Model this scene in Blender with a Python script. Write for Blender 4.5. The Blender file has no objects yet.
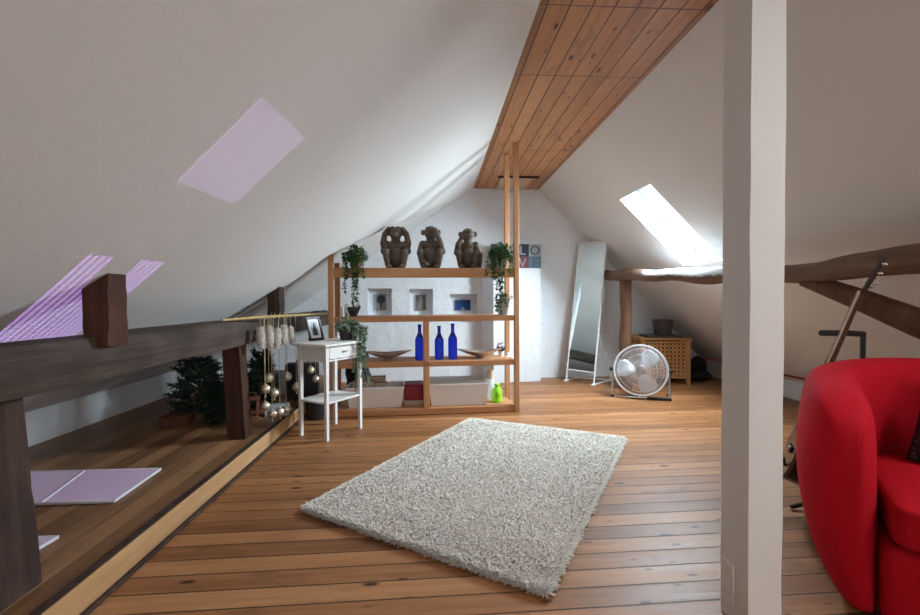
import bpy, bmesh, math, random
import numpy as np
from mathutils import Vector, Matrix
random.seed(7)
R = math.radians
S = bpy.context.scene
C = S.collection
V = Vector

# ------------------------------------------------------------------ camera
FP, YAW, PITCH, ROLL, H = 430.0, .060, .0199, -.006, 1.05
fw = V((math.sin(YAW)*math.cos(PITCH), math.cos(YAW)*math.cos(PITCH), -math.sin(PITCH)))
r0 = V((math.cos(YAW), -math.sin(YAW), 0)); u0 = r0.cross(fw)
rt = math.cos(ROLL)*r0 + math.sin(ROLL)*u0
up = -math.sin(ROLL)*r0 + math.cos(ROLL)*u0
cd = bpy.data.cameras.new('camera'); cam = bpy.data.objects.new('camera', cd); C.objects.link(cam)
cd.sensor_width = 36; cd.lens = 36*FP/920; cd.clip_start = .02
M = Matrix((rt, up, -fw)).transposed().to_4x4(); M.translation = V((0, 0, H)); cam.matrix_world = M
S.camera = cam
CAM = V((0, 0, H))
def ray(x, y): return (rt*((x-460)/FP) - up*((y-307.5)/FP) + fw)
def at(x, y, Y): v = ray(x, y); return CAM + v*(Y/v.y)            # survey point on a plane of depth Y
def atz(x, y, z=0): v = ray(x, y); return CAM + v*((z-H)/v.z)     # survey point on a horizontal plane
def atx(x, y, X): v = ray(x, y); return CAM + v*(X/v.x)

# ------------------------------------------------------------------ world, lights, exposure
S.view_settings.view_transform = 'Standard'; S.view_settings.look = 'None'
S.view_settings.gamma = 1; S.view_settings.exposure = 0.0
S.view_settings.use_curve_mapping = False
w = bpy.data.worlds.new('sky'); S.world = w; w.use_nodes = True
w.node_tree.nodes['Background'].inputs[0].default_value = (.80, .91, 1, 1)
w.node_tree.nodes['Background'].inputs[1].default_value = 2.2
def area(name, loc, d, sx, sy, power, col=(1, 1, 1), spread=180, xdir=None):
    l = bpy.data.lights.new(name, 'AREA'); l.shape = 'RECTANGLE'; l.size = sx; l.size_y = sy
    l.energy = power; l.color = col; l.spread = R(spread)
    o = bpy.data.objects.new(name, l); C.objects.link(o)
    z = -V(d).normalized(); x = V(xdir or (0, 1, 0)); x = (x - z*x.dot(z)).normalized(); y = z.cross(x)
    m = Matrix((x, y, z)).transposed().to_4x4(); m.translation = V(loc); o.matrix_world = m
    return o
SKY = (2.165, 3.87, 1.695)      # centre of the visible skylight opening
SKYN = V((.7071, 0, .7071))
area('daylight_skylight', V(SKY)+SKYN*.33, -SKYN, .75, 1.05, 400, (.74, .90, 1))
area('daylight_side_skylight', V((2.2, .75, 1.66))+SKYN*.30, -SKYN, .75, 1.05, 50, (.97, .97, 1))
area('daylight_rear_skylight', V((2.2, -1.6, 1.66))+SKYN*.30, -SKYN, .75, 1.05, 72, (1, .96, .91))
area('fill_gable_lamp', (1.2, -3.06, 1.45), (0, 1, 0), 1.0, 1.0, 44, (.97, .98, 1), 180, (1, 0, 0))  # fill lamp added behind the camera to brighten right slope, chair and post
def striped(o, n, axis, gain=1.0, amp=.4):
    l = o.data; l.use_nodes = True; nt = l.node_tree; em = nt.nodes['Emission']
    g = nt.nodes.new('ShaderNodeNewGeometry'); sp = nt.nodes.new('ShaderNodeSeparateXYZ')
    nt.links.new(g.outputs['Parametric'], sp.inputs[0])
    a = nt.nodes.new('ShaderNodeMath'); a.operation = 'MULTIPLY'; a.inputs[1].default_value = n*6.2832
    nt.links.new(sp.outputs[axis], a.inputs[0])
    s = nt.nodes.new('ShaderNodeMath'); s.operation = 'SINE'; nt.links.new(a.outputs[0], s.inputs[0])
    b = nt.nodes.new('ShaderNodeMath'); b.operation = 'MULTIPLY_ADD'; b.inputs[1].default_value = amp*gain; b.inputs[2].default_value = .62*gain
    nt.links.new(s.outputs[0], b.inputs[0]); nt.links.new(b.outputs[0], em.inputs['Strength'])
# sunlight thrown back up by the tinted ribbed sheets lying on the floor
d = V((.38, -.28, .88)); p1 = V((-.67, 1.60, 1.56))
o = area('sunlight_off_sheet', p1-d*.42, d, .37, .20, .15, (.62, .40, 1), .3, (.056, .355, .107)); striped(o, 13, 0, 1.0, .46)
d = V((.68, -.28, .68)); p1 = V((-1.47, 1.845, 1.02))
o = area('sunlight_off_near_sheet', p1-d*.62, d, .394, .16, .60, (.60, .32, 1), .3, (.083, .38, .08)); striped(o, 13, 0, 1.0, .42)

# ------------------------------------------------------------------ materials
class N:
    def __init__(s, name):
        s.m = bpy.data.materials.new(name); s.m.use_nodes = True; s.nt = s.m.node_tree
        s.p = s.nt.nodes['Principled BSDF']; s.out = s.nt.nodes['Material Output']
        s._c = None
    def n(s, t, **k):
        x = s.nt.nodes.new('ShaderNode'+t)
        for a, b in k.items(): setattr(x, a, b)
        return x
    def put(s, inp, v):
        if hasattr(v, 'is_linked') or isinstance(v, bpy.types.NodeSocket): s.nt.links.new(v, inp)
        elif isinstance(v, (tuple, list)) and len(v) == 3 and inp.type == 'RGBA': inp.default_value = (*v, 1)
        else: inp.default_value = v
    def math(s, op, a, b=0, c=0):
        x = s.n('Math', operation=op)
        for i, q in enumerate((a, b, c)): s.put(x.inputs[i], q)
        return x.outputs[0]
    def mix(s, f, a, b, mode='MIX'):
        x = s.n('Mix', data_type='RGBA', blend_type=mode)
        s.put(x.inputs[0], f); s.put(x.inputs[6], a); s.put(x.inputs[7], b); return x.outputs[2]
    def coord(s, kind='Object'):
        if not s._c: s._c = s.n('TexCoord')
        return s._c.outputs[kind]
    def xyz(s, v=None):
        x = s.n('SeparateXYZ'); s.put(x.inputs[0], v or s.coord()); return x.outputs
    def vec(s, x, y, z):
        q = s.n('CombineXYZ')
        for i, a in enumerate((x, y, z)): s.put(q.inputs[i], a)
        return q.outputs[0]
    def noise(s, vec, scale, detail=3, rough=.55):
        x = s.n('TexNoise'); s.put(x.inputs['Vector'], vec); x.inputs['Scale'].default_value = scale
        x.inputs['Detail'].default_value = detail; x.inputs['Roughness'].default_value = rough; return x.outputs[0]
    def scale(s, sx, sy, sz, v=None):
        x = s.n('Mapping'); s.put(x.inputs[0], v or s.coord()); x.inputs['Scale'].default_value = (sx, sy, sz); return x.outputs[0]
    def ramp(s, f, *stops):
        x = s.n('ValToRGB'); s.put(x.inputs[0], f); e = x.color_ramp.elements
        while len(e) < len(stops): e.new(.5)
        for k, (q, c) in zip(e, stops): k.position = q; k.color = (*c, 1) if len(c) == 3 else c
        return x.outputs[0]
    def step(s, f, lo, hi):
        x = s.n('MapRange', interpolation_type='SMOOTHSTEP'); s.put(x.inputs[0], f); x.inputs[1].default_value = lo; x.inputs[2].default_value = hi; return x.outputs[0]
    def bump(s, h, strength=.3, dist=.01):
        x = s.n('Bump'); x.inputs['Strength'].default_value = strength; x.inputs['Distance'].default_value = dist
        s.put(x.inputs['Height'], h); s.put(s.p.inputs['Normal'], x.outputs[0])
    def set(s, **k):
        for a, b in k.items(): s.put(s.p.inputs[a.replace('_', ' ')], b)
        return s
def plain(name, col, rough=.6, metal=0, var=.12, sc=12, bump=0, **k):
    n = N(name); f = n.noise(n.coord(), sc)
    n.set(Base_Color=n.mix(f, tuple(c*(1-var) for c in col), tuple(min(1, c*(1+var)) for c in col)), Roughness=rough, Metallic=metal, **k)
    if bump: n.bump(n.noise(n.coord(), sc*6), bump, .004)
    return n.m
def planks(name, cols, width, axis, rough=.4, seam=.03, joints=(), spec=.5, knots=.5, gap=(.03, .02, .012), rot=0, grain=1.0):
    """boards running along X (axis=1: stacked in Y) or along Y (axis=0: stacked in X)"""
    n = N(name); c = n.coord()
    if rot:
        mp = n.n('Mapping'); n.put(mp.inputs[0], c); mp.inputs['Rotation'].default_value = (0, 0, rot); c = mp.outputs[0]
    q = n.xyz(c); a = q[axis]; l = q[1-axis]
    u = n.math('DIVIDE', a, width); idn = n.math('FLOOR', u); fr = n.math('FRACT', u)
    wn = n.n('TexWhiteNoise', noise_dimensions='1D'); n.put(wn.inputs['W'], idn)
    rnd = wn.outputs[0]
    off = n.math('MULTIPLY', idn, 3.71)
    ll = n.math('ADD', l, off)
    gv = n.vec(n.math('MULTIPLY', ll, 1.6), n.math('MULTIPLY', a, 34), 0)
    g = n.noise(gv, 1.0, 5, .65)
    g2 = n.noise(n.vec(n.math('MULTIPLY', ll, .9), n.math('MULTIPLY', a, 6), 0), 1.0, 3)
    t = n.math('MULTIPLY_ADD', g, .55*grain, n.math('MULTIPLY_ADD', rnd, .45, n.math('MULTIPLY_ADD', g2, .5, -.25-.27*(grain-1)-.10)))
    col = n.ramp(t, (.05, cols[0]), (.5, cols[1]), (.95, cols[2]))
    vo = n.n('TexVoronoi'); n.put(vo.inputs['Vector'], n.vec(n.math('MULTIPLY', ll, 3.3), n.math('MULTIPLY', a, 9), 0)); vo.inputs['Scale'].default_value = 1
    k = n.math('SUBTRACT', 1, n.step(vo.outputs['Distance'], .05, .15))
    col = n.mix(n.math('MULTIPLY', k, knots), col, tuple(x*.25 for x in cols[0]))
    bl = n.noise(n.vec(n.math('MULTIPLY', ll, 2.2), n.math('MULTIPLY', a, 5), 3), 1.0, 6, .7)
    col = n.mix(n.math('MULTIPLY', n.step(bl, .52, .72), .55), col, tuple(x*.55 for x in cols[0]))
    v2 = n.n('TexVoronoi'); n.put(v2.inputs['Vector'], n.vec(n.math('MULTIPLY', ll, 5.5), n.math('MULTIPLY', a, 17), 7)); v2.inputs['Scale'].default_value = 1
    k2 = n.math('SUBTRACT', 1, n.step(v2.outputs['Distance'], .07, .17)); wz = n.xyz(v2.outputs['Color'])[0]
    col = n.mix(n.math('MULTIPLY', n.math('MULTIPLY', k2, n.step(wz, .45, .6)), knots*.85), col, tuple(x*.3 for x in cols[0]))
    e = n.math('MINIMUM', fr, n.math('SUBTRACT', 1, fr))
    sm = n.math('SUBTRACT', 1, n.step(e, seam*.5, seam*1.6))
    for j in joints:
        d = n.math('ABSOLUTE', n.math('SUBTRACT', l, j)); sm = n.math('MAXIMUM', sm, n.math('SUBTRACT', 1, n.step(d, .002, .006)))
    col = n.mix(sm, col, gap)
    n.set(Base_Color=col, Roughness=n.math('MULTIPLY_ADD', g, .25, rough-.12), Specular_IOR_Level=spec)
    n.bump(n.math('MULTIPLY_ADD', sm, -1.0, n.math('MULTIPLY', g, .12)), .45, .004)
    return n.m
def timber(name, cols, axis='z', rough=.75, bump=.5, sc=1.0):
    n = N(name); k = {'x': (1.2, 22, 22), 'y': (22, 1.2, 22), 'z': (22, 22, 1.2)}[axis]
    g = n.noise(n.scale(*[a*sc for a in k]), 1, 6, .65); b = n.noise(n.coord(), 3.2*sc, 3)
    col = n.ramp(n.math('MULTIPLY_ADD', b, .45, n.math('MULTIPLY', g, .6)), (.3, cols[0]), (.52, cols[1]), (.75, cols[2]))
    n.set(Base_Color=col, Roughness=rough, Specular_IOR_Level=.3); n.bump(g, bump, .01); return n.m
def plaster(name, col, bump=.25, sc=9, fine=70, dist=.02):
    n = N(name); f = n.noise(n.coord(), 1.6, 4)
    n.set(Base_Color=n.mix(f, tuple(c*.94 for c in col), col), Roughness=.9, Specular_IOR_Level=.2)
    n.bump(n.math('MULTIPLY_ADD', n.noise(n.coord(), fine, 2), .25, n.noise(n.coord(), sc, 4)), bump, dist); return n.m
def leafy(name, a, b, rough=.5):
    n = N(name); g = n.n('NewGeometry'); n.set(Base_Color=n.mix(g.outputs['Random Per Island'], a, b), Roughness=rough, Specular_IOR_Level=.4); return n.m

MAT = {}
MAT['floor'] = planks('pine_floor_planks', ((.16, .058, .018), (.345, .150, .056), (.52, .265, .12)), .1, 1, rough=.46, spec=.33, seam=.028, knots=1.0, rot=R(-1.0), grain=1.7, gap=(.05, .022, .01))
MAT['platform'] = planks('dark_platform_planks', ((.13, .058, .022), (.29, .145, .062), (.42, .235, .12)), .11, 0, rough=.45, seam=.012, grain=1.6, gap=(.06, .028, .014))
MAT['ridge'] = planks('pine_ceiling_boards', ((.29, .115, .036), (.55, .25, .098), (.70, .37, .17)), .112, 0, rough=.5, seam=.04, grain=1.6, gap=(.12, .042, .014), joints=(2.09, 2.746, 4.131, .6), knots=1.0)
MAT['slope'] = plaster('white_slope_plaster', (.74, .725, .705), .13, 4, 40)
MAT['slope_r'] = plaster('white_slope_plaster_smooth', (.76, .75, .735), .13, 4, 40)
MAT['stone'] = plaster('whitewashed_stone', (.79, .815, .84), .5, 9, 45, .03)
MAT['knee'] = plaster('painted_knee_wall', (.74, .75, .76), .15, 6, 50)
MAT['post_paint'] = plaster('white_painted_post', (.80, .785, .755), .15, 14, 90, .008)
MAT['dark_beam'] = timber('old_dark_beam', ((.020, .013, .009), (.058, .041, .031), (.13, .098, .076)), 'y', .8, .8)
MAT['dark_post'] = timber('old_dark_post', ((.014, .008, .006), (.045, .025, .018), (.10, .055, .038)), 'z', .8, .8)
MAT['red_post'] = timber('reddish_dark_post', ((.02, .008, .005), (.060, .023, .012), (.12, .053, .03)), 'z', .8, .7)
MAT['log_post'] = timber('brown_log_post', ((.045, .018, .009), (.12, .052, .026), (.21, .11, .06)), 'z', .75, .8)
MAT['pine'] = timber('shelf_pine', ((.34, .14, .055), (.47, .215, .092), (.58, .30, .15)), 'x', .55, .1, .6)
MAT['pine_v'] = timber('shelf_pine_upright', ((.36, .155, .065), (.50, .24, .11), (.60, .33, .17)), 'z', .55, .1, .6)
MAT['pine_y'] = timber('edge_board_pine', ((.30, .145, .06), (.46, .26, .12), (.58, .36, .19)), 'y', .55, .2, .7)
MAT['white'] = plain('white_paint', (.80, .80, .79), .4, 0, .03)
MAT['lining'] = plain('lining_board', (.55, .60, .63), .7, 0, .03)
MAT['sash'] = plain('grey_sash', (.30, .32, .34), .5, 0, .05)
MAT['offwhite'] = plain('offwhite_table_paint', (.74, .72, .69), .45, 0, .04)
MAT['statue'] = plain('brown_resin', (.105, .075, .055), .72, 0, .6, 30, .4)
MAT['leaf'] = leafy('ivy_leaf', (.022, .075, .022), (.085, .19, .055))
MAT['leaf_pale'] = leafy('pale_trailing_leaf', (.10, .17, .10), (.30, .38, .26))
MAT['leaf_dark'] = leafy('dark_fir_needle', (.008, .022, .015), (.022, .05, .034), .7)
MAT['stem'] = plain('plant_stem', (.09, .10, .04), .7)
MAT['pot_white'] = plain('white_glazed_pot', (.78, .78, .76), .25, 0, .03)
MAT['pot_dark'] = plain('dark_grey_pot', (.035, .033, .036), .6, 0, .2)
MAT['pot_rust'] = plain('rust_pot', (.20, .075, .035), .7, 0, .2)
MAT['blue_glass'] = N('cobalt_glass').set(Base_Color=(.008, .05, .75), Roughness=.06, Transmission_Weight=.7, IOR=1.45).m
n = N('smoked_glass'); n.set(Base_Color=n.mix(n.noise(n.coord(), 18), (.36, .29, .23), (.66, .59, .52)), Roughness=.12, Metallic=.45, Transmission_Weight=.35); MAT['smoke_glass'] = n.m
MAT['plastic_white'] = plain('white_plastic_bin', (.76, .72, .69), .4, 0, .02)
MAT['plastic_grey'] = plain('grey_plastic_lid', (.50, .47, .45), .4, 0, .03)
MAT['card'] = plain('cardboard', (.46, .35, .26), .8, 0, .1)
MAT['crimson'] = plain('crimson_cloth', (.25, .008, .03), .6)
MAT['lime'] = N('lime_plastic').set(Base_Color=(.30, .72, .02), Roughness=.25, Transmission_Weight=.15).m
MAT['frosted'] = N('frosted_plastic').set(Base_Color=(.82, .86, .86), Roughness=.35, Transmission_Weight=.4).m
MAT['beige'] = plain('beige_cap', (.60, .49, .36), .6)
MAT['black'] = plain('black_plastic', (.012, .012, .013), .45)
MAT['black_cloth'] = plain('black_cloth', (.012, .013, .015), .8, 0, .5, 25, .4)
MAT['chrome'] = plain('brushed_chrome', (.72, .73, .74), .22, 1, .05)
MAT['blade'] = plain('pale_steel_blade', (.62, .66, .70), .3, .6, .04)
MAT['wire'] = plain('bright_wire', (.80, .82, .84), .3, .5, .02)
MAT['hamper'] = timber('acacia_hamper', ((.34, .15, .055), (.50, .25, .10), (.60, .34, .16)), 'z', .5, .1, .7)
MAT['mirror'] = N('mirror_glass').set(Base_Color=(.80, .88, .87), Metallic=1.0, Roughness=.025).m
MAT['gold'] = plain('gilt_bamboo', (.50, .34, .14), .4, .2, .25, 40)
MAT['silvergold'] = plain('silver_gold_ornament', (.70, .63, .50), .28, .85, .3, 60, .5)
MAT['cone'] = plain('frosted_cone', (.62, .57, .50), .6, .2, .4, 80, .5)
MAT['string'] = plain('ornament_string', (.45, .36, .22), .7)
MAT['guitar_dark'] = plain('dark_mahogany', (.03, .011, .007), .22, 0, .3)
MAT['guitar_neck'] = plain('brown_neck', (.085, .032, .017), .3, 0, .3)
MAT['guitar_top'] = plain('dark_top', (.06, .025, .014), .25)
MAT['binding'] = plain('pale_binding', (.50, .40, .27), .4)
n = N('red_upholstery'); f = n.noise(n.coord(), 240, 2); n.set(Base_Color=n.mix(n.noise(n.coord(), 6), (.38, .002, .010), (.46, .004, .014)), Roughness=.85, Sheen_Weight=.12, Sheen_Roughness=.5, Sheen_Tint=(.9, .05, .12), Specular_IOR_Level=.15); n.bump(f, .25, .002); MAT['red'] = n.m
n = N('patterned_black_cushion'); v = n.n('TexVoronoi'); n.put(v.inputs['Vector'], n.coord()); v.inputs['Scale'].default_value = 60; n.set(Base_Color=n.mix(n.step(v.outputs['Distance'], .25, .4), (.06, .07, .06), (.008, .009, .01)), Roughness=.8); MAT['cushion'] = n.m
n = N('mauve_ribbed_sheet'); q = n.xyz(); st = n.math('MULTIPLY_ADD', n.math('SINE', n.math('MULTIPLY', q[1], 330)), .5, .5)
n.set(Base_Color=n.mix(st, (.74, .50, .72), (.86, .66, .85)), Roughness=.3); MAT['mauve'] = n.m
MAT['sheet_edge'] = plain('white_sheet_edge', (.72, .68, .74), .4)
n = N('shag_pile'); g = n.n('NewGeometry'); f = n.noise(n.coord(), 2.3, 3)
col = n.mix(g.outputs['Random Per Island'], (.66, .61, .54), (.88, .83, .76)); col = n.mix(n.step(f, .60, .80), col, (.48, .39, .28)); n.set(Base_Color=col, Roughness=.9, Specular_IOR_Level=.1); MAT['shag'] = n.m
n = N('thin_pane'); tr = n.n('BsdfTransparent'); gl = n.n('BsdfGlossy'); gl.inputs['Roughness'].default_value = .05; ms = n.n('MixShader'); ms.inputs[0].default_value = .06
n.put(ms.inputs[1], tr.outputs[0]); n.put(ms.inputs[2], gl.outputs[0]); n.put(n.out.inputs[0], ms.outputs[0]); MAT['pane'] = n.m
# half-whitewashed log: paint left on the upper side between two depths
n = N('whitewashed_log'); g = n.noise(n.scale(16, 1.4, 16), 1, 6, .65)
base = n.ramp(n.math('MULTIPLY_ADD', n.noise(n.coord(), 3, 3), .45, n.math('MULTIPLY', g, .6)), (.3, (.05, .026, .015)), (.52, (.15, .085, .05)), (.75, (.26, .17, .11)))
q = n.xyz(); gn = n.n('NewGeometry'); nz = n.xyz(gn.outputs['Normal'])[2]
msk = n.math('MULTIPLY', n.step(n.math('MULTIPLY_ADD', n.noise(n.coord(), 9, 4), .9, nz), .35, .5), n.math('MULTIPLY', n.step(q[1], 2.75, 2.95), n.math('SUBTRACT', 1, n.step(n.math('MULTIPLY_ADD', n.noise(n.coord(), 6), .5, q[1]), 4.55, 4.65))))
n.set(Base_Color=n.mix(msk, base, (.46, .47, .48)), Roughness=.8); n.bump(g, .8, .012); MAT['log'] = n.m

# ------------------------------------------------------------------ mesh helpers
class MB:
    def __init__(s): s.v = []; s.f = []; s.mi = []
    def add(s, vs, fs, mi=0):
        o = len(s.v); s.v += [tuple(a) for a in vs]; s.f += [tuple(i+o for i in f) for f in fs]; s.mi += [mi]*len(fs); return s
    def bm(s, b, mi=0):
        b.verts.index_update(); s.add([v.co[:] for v in b.verts], [[v.index for v in f.verts] for f in b.faces], mi); b.free(); return s
    def box(s, c, d, rot=None, bev=.003, mi=0, seg=1):
        b = bmesh.new(); bmesh.ops.create_cube(b, size=1); bmesh.ops.scale(b, vec=d, verts=b.verts)
        if bev: bmesh.ops.bevel(b, geom=b.edges[:], offset=min(bev, min(d)*.45), segments=seg, profile=.5, affect='EDGES')
        m = (rot.to_4x4() if rot is not None else Matrix()); m = Matrix.Translation(V(c)) @ m
        bmesh.ops.transform(b, matrix=m, verts=b.verts); return s.bm(b, mi)
    def span(s, a, b, bev=.003, mi=0): return s.box([(x+y)/2 for x, y in zip(a, b)], [abs(y-x) for x, y in zip(a, b)], None, bev, mi)
    def frustum(s, base, top, mi=0):     # two 4-point loops
        return s.add(list(base)+list(top), [(3, 2, 1, 0), (4, 5, 6, 7)]+[(i, (i+1) % 4, (i+1) % 4+4, i+4) for i in range(4)], mi)
    def tube(s, pts, rad, seg=10, caps=True, mi=0, wob=0, flat=None):
        pts = [V(p) for p in pts]; n = len(pts); rad = rad if isinstance(rad, (list, tuple)) else [rad]*n
        vs = []; fs = []; ref = None
        for i, p in enumerate(pts):
            t = (pts[min(i+1, n-1)]-pts[max(i-1, 0)]).normalized()
            if ref is None: ref = t.orthogonal().normalized()
            ref = (ref - t*ref.dot(t)).normalized(); q = t.cross(ref)
            for k in range(seg):
                a = 2*math.pi*k/seg; rr = rad[i]*(1+(random.uniform(-wob, wob) if wob else 0))
                vs.append(p + (ref*math.cos(a)+q*math.sin(a))*rr)
        for i in range(n-1):
            for k in range(seg):
                a = i*seg+k; b = i*seg+(k+1) % seg; fs.append((a, b, b+seg, a+seg))
        if caps: fs += [tuple(range(seg-1, -1, -1)), tuple((n-1)*seg+k for k in range(seg))]
        return s.add(vs, fs, mi)
    def lathe(s, prof, seg=24, m=None, mi=0):
        m = m or Matrix(); vs = []; fs = []; n = len(prof)
        for r_, z in prof:
            for k in range(seg):
                a = 2*math.pi*k/seg; vs.append(m @ V((r_*math.cos(a), r_*math.sin(a), z)))
        for i in range(n-1):
            for k in range(seg):
                a = i*seg+k; b = i*seg+(k+1) % seg; fs.append((a, b, b+seg, a+seg))
        if prof[0][0] > 1e-5: fs.append(tuple(range(seg-1, -1, -1)))
        if prof[-1][0] > 1e-5: fs.append(tuple((n-1)*seg+k for k in range(seg)))
        return s.add(vs, fs, mi)
    def ball(s, c, r_, mi=0, u=14, v_=9, rot=None):
        b = bmesh.new(); bmesh.ops.create_uvsphere(b, u_segments=u, v_segments=v_, radius=1)
        r_ = r_ if isinstance(r_, (tuple, list)) else (r_,)*3
        m = Matrix.Translation(V(c)) @ (rot.to_4x4() if rot is not None else Matrix()) @ Matrix.Diagonal((*r_, 1))
        bmesh.ops.transform(b, matrix=m, verts=b.verts); return s.bm(b, mi)
    def build(s, name, mats, parent=None, smooth=40, loc=None):
        me = bpy.data.meshes.new(name); me.from_pydata(s.v, [], s.f); me.update()
        mats = mats if isinstance(mats, (list, tuple)) else [mats]
        for m in mats: me.materials.append(MAT[m] if isinstance(m, str) else m)
        if len(mats) > 1: me.polygons.foreach_set('material_index', s.mi)
        if smooth:
            me.shade_smooth()
            if smooth < 180: me.set_sharp_from_angle(angle=R(smooth))
        o = bpy.data.objects.new(name, me); C.objects.link(o)
        if parent: o.parent = parent
        if loc is not None: o.location = loc
        return o
def tag(o, label=None, cat=None, group=None, kind=None):
    if label: o['label'] = label
    if cat: o['category'] = cat
    if group: o['group'] = group
    if kind: o['kind'] = kind
    return o
def thing(name, label, cat, loc=(0, 0, 0), rz=0, group=None):
    o = bpy.data.objects.new(name, None); C.objects.link(o); o.location = loc; o.rotation_euler = (0, 0, rz); o.empty_display_size = .05
    return tag(o, label, cat, group)
def struct(o): o['kind'] = 'structure'; return o
def holed(mb, og, eu, ev, us, vs, holes):
    og, eu, ev = V(og), V(eu), V(ev)
    U = sorted(set(list(us)+[h[0] for h in holes]+[h[1] for h in holes])); W = sorted(set(list(vs)+[h[2] for h in holes]+[h[3] for h in holes]))
    for i in range(len(U)-1):
        for j in range(len(W)-1):
            cu, cv = (U[i]+U[i+1])/2, (W[j]+W[j+1])/2
            if any(h[0] < cu < h[1] and h[2] < cv < h[3] for h in holes): continue
            mb.add([og+eu*a+ev*b for a, b in ((U[i], W[j]), (U[i+1], W[j]), (U[i+1], W[j+1]), (U[i], W[j+1]))], [(0, 1, 2, 3)])
def basis(x, y, z): return Matrix((V(x), V(y), V(z))).transposed()

def rough_box(a, b, mi=0, j=.004, n=8, ax=2, ch=.0):
    """squared timber with uneven faces, long axis ax"""
    a, b = V(a), V(b); o_ = [i for i in range(3) if i != ax]; vs = []; fs = []
    m = 12; j0 = j
    for k in range(n+1):
        t = k/n; 
        for i in range(m):
            s_ = i/m*4; e = int(s_); fr = s_-e
            cs = [(0, 0), (1, 0), (1, 1), (0, 1), (0, 0)]; u = cs[e][0]+(cs[e+1][0]-cs[e][0])*fr; v = cs[e][1]+(cs[e+1][1]-cs[e][1])*fr
            if fr < 1e-6: u += (.5-u)*ch; v += (.5-v)*ch
            j = j0*(.4 if fr < 1e-6 else .25)
            p = [0, 0, 0]; p[ax] = a[ax]+(b[ax]-a[ax])*t
            p[o_[0]] = a[o_[0]]+(b[o_[0]]-a[o_[0]])*u+random.uniform(-j, j); p[o_[1]] = a[o_[1]]+(b[o_[1]]-a[o_[1]])*v+random.uniform(-j, j)
            vs.append(p)
    for k in range(n):
        for i in range(m): fs.append((k*m+i, k*m+(i+1) % m, (k+1)*m+(i+1) % m, (k+1)*m+i))
    fs += [tuple(range(m-1, -1, -1)), tuple(n*m+i for i in range(m))]
    return MB().add(vs, fs, mi)
# ------------------------------------------------------------------ the room
XL, XR, XS = -2.65, 3.67, -1.18          # knee walls, step of the raised floor
RL, RR, ZC = .52, 1.38, 2.48             # boarded ridge strip
YB = -3.0
def yg(x): return 5.60 + .030*(x-1.4)    # gable line
struct(MB().add([(XS-.1, YB, 0), (XR, YB, 0), (XR, 5.75, 0), (XS-.1, 5.75, 0)], [(0, 1, 2, 3)]).build('floor', 'floor'))
struct(MB().span((XL, YB, .0), (XS-.0125, 5.6, .1), 0).build('raised_floor', 'platform'))
struct(MB().span((XS-.012, YB, .0), (XS, 3.98, .108), .003).build('trim_1', 'pine_y'))
struct(rough_box((XS-.045, YB, .1002), (XS-.0125, 3.98, .107), j=.006, n=80, ax=1).build('trim_3', 'dark_post', smooth=30))
struct(MB().span((XS, YB, .0), (XS+.022, 3.98, .016), .004).build('trim_2', 'dark_post'))
struct(MB().span((XL-.08, YB, .0), (XL, 5.6, .42), 0).build('wall_left', 'knee'))
struct(MB().span((XR, YB, .0), (XR+.08, 5.8, .28), 0).build('wall_right', 'knee'))
mb = MB()
for i, x in enumerate((RL-.01, )):
    mb.span((RL-.012, YB, ZC), (RR+.012, 5.62, ZC+.03), 0)
struct(mb.build('ceiling', 'ridge'))
# gable with three niches
gx = V((1, .030, 0)).normalized(); gz = V((0, 0, 1)); gn_ = V((gx.y, -gx.x, 0))
g0 = V((XL-.1, yg(XL-.1), 0))
def gab(x, y):
    d = ray(x, y); t = (g0-CAM).dot(gn_)/d.dot(gn_); p = CAM+d*t; return (p-g0).dot(gx), p.z
NICHE = []
for x0, y0, x1, y1 in ((367.5, 288.5, 392, 322), (409.5, 289, 433, 322), (450, 294, 477.5, 322)):
    a = gab(x0, y0); b = gab(x1, y1); NICHE.append((a[0], b[0], b[1], a[1]))
mb = MB(); holed(mb, g0, gx, gz, (0, 6.6), (0, 2.6), NICHE)
for u_0, u_1, v0, v1 in NICHE:
    P = lambda u, v, d: g0+gx*u+gz*v-gn_*d
    for a, b in (((u_0, v0), (u_1, v0)), ((u_1, v0), (u_1, v1)), ((u_1, v1), (u_0, v1)), ((u_0, v1), (u_0, v0))):
        mb.add([P(*a, 0), P(*b, 0), P(*b, .14), P(*a, .14)], [(0, 1, 2, 3)])
    mb.add([P(u_0, v0, .14), P(u_1, v0, .14), P(u_1, v1, .14), P(u_0, v1, .14)], [(0, 1, 2, 3)])
struct(mb.build('wall_back', 'stone', smooth=0))
mb = MB(); holed(mb, (XL-.1, YB, 0), (1, 0, 0), (0, 0, 1), (0, XR-XL+.2), (0, 2.6), [(1.2-.45-XL+.1, 1.2+.45-XL+.1, 1.0, 1.9)]); struct(mb.build('wall_front', 'slope_r', smooth=0))
w_ = tag(bpy.data.objects.new('window_4', None), kind='structure'); C.objects.link(w_)  # unseen gable window, added to go with the fill lamp outside it
mb = MB()
for a, b in (((.75, 1.0), (.80, 1.9)), ((1.60, 1.0), (1.65, 1.9)), ((.80, 1.0), (1.60, 1.05)), ((.80, 1.85), (1.60, 1.9)), ((1.18, 1.05), (1.22, 1.85))): mb.span((a[0], YB-.03, a[1]), (b[0], YB+.03, b[1]), .004)
struct(mb.build('window_frame', 'white', w_)); struct(MB().span((.80, YB-.004, 1.05), (1.60, YB, 1.85), 0).build('window_pane', 'pane', w_))
# low pier with a splayed flank
z = 1.432; b = [(.735, 5.30), (1.345, 5.375), (1.345, 5.62), (.605, 5.60)]
o = struct(MB().frustum([(x, y, 0) for x, y in b], [(x, y, z) for x, y in b]).build('wall_pier', 'stone', smooth=0))
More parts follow.
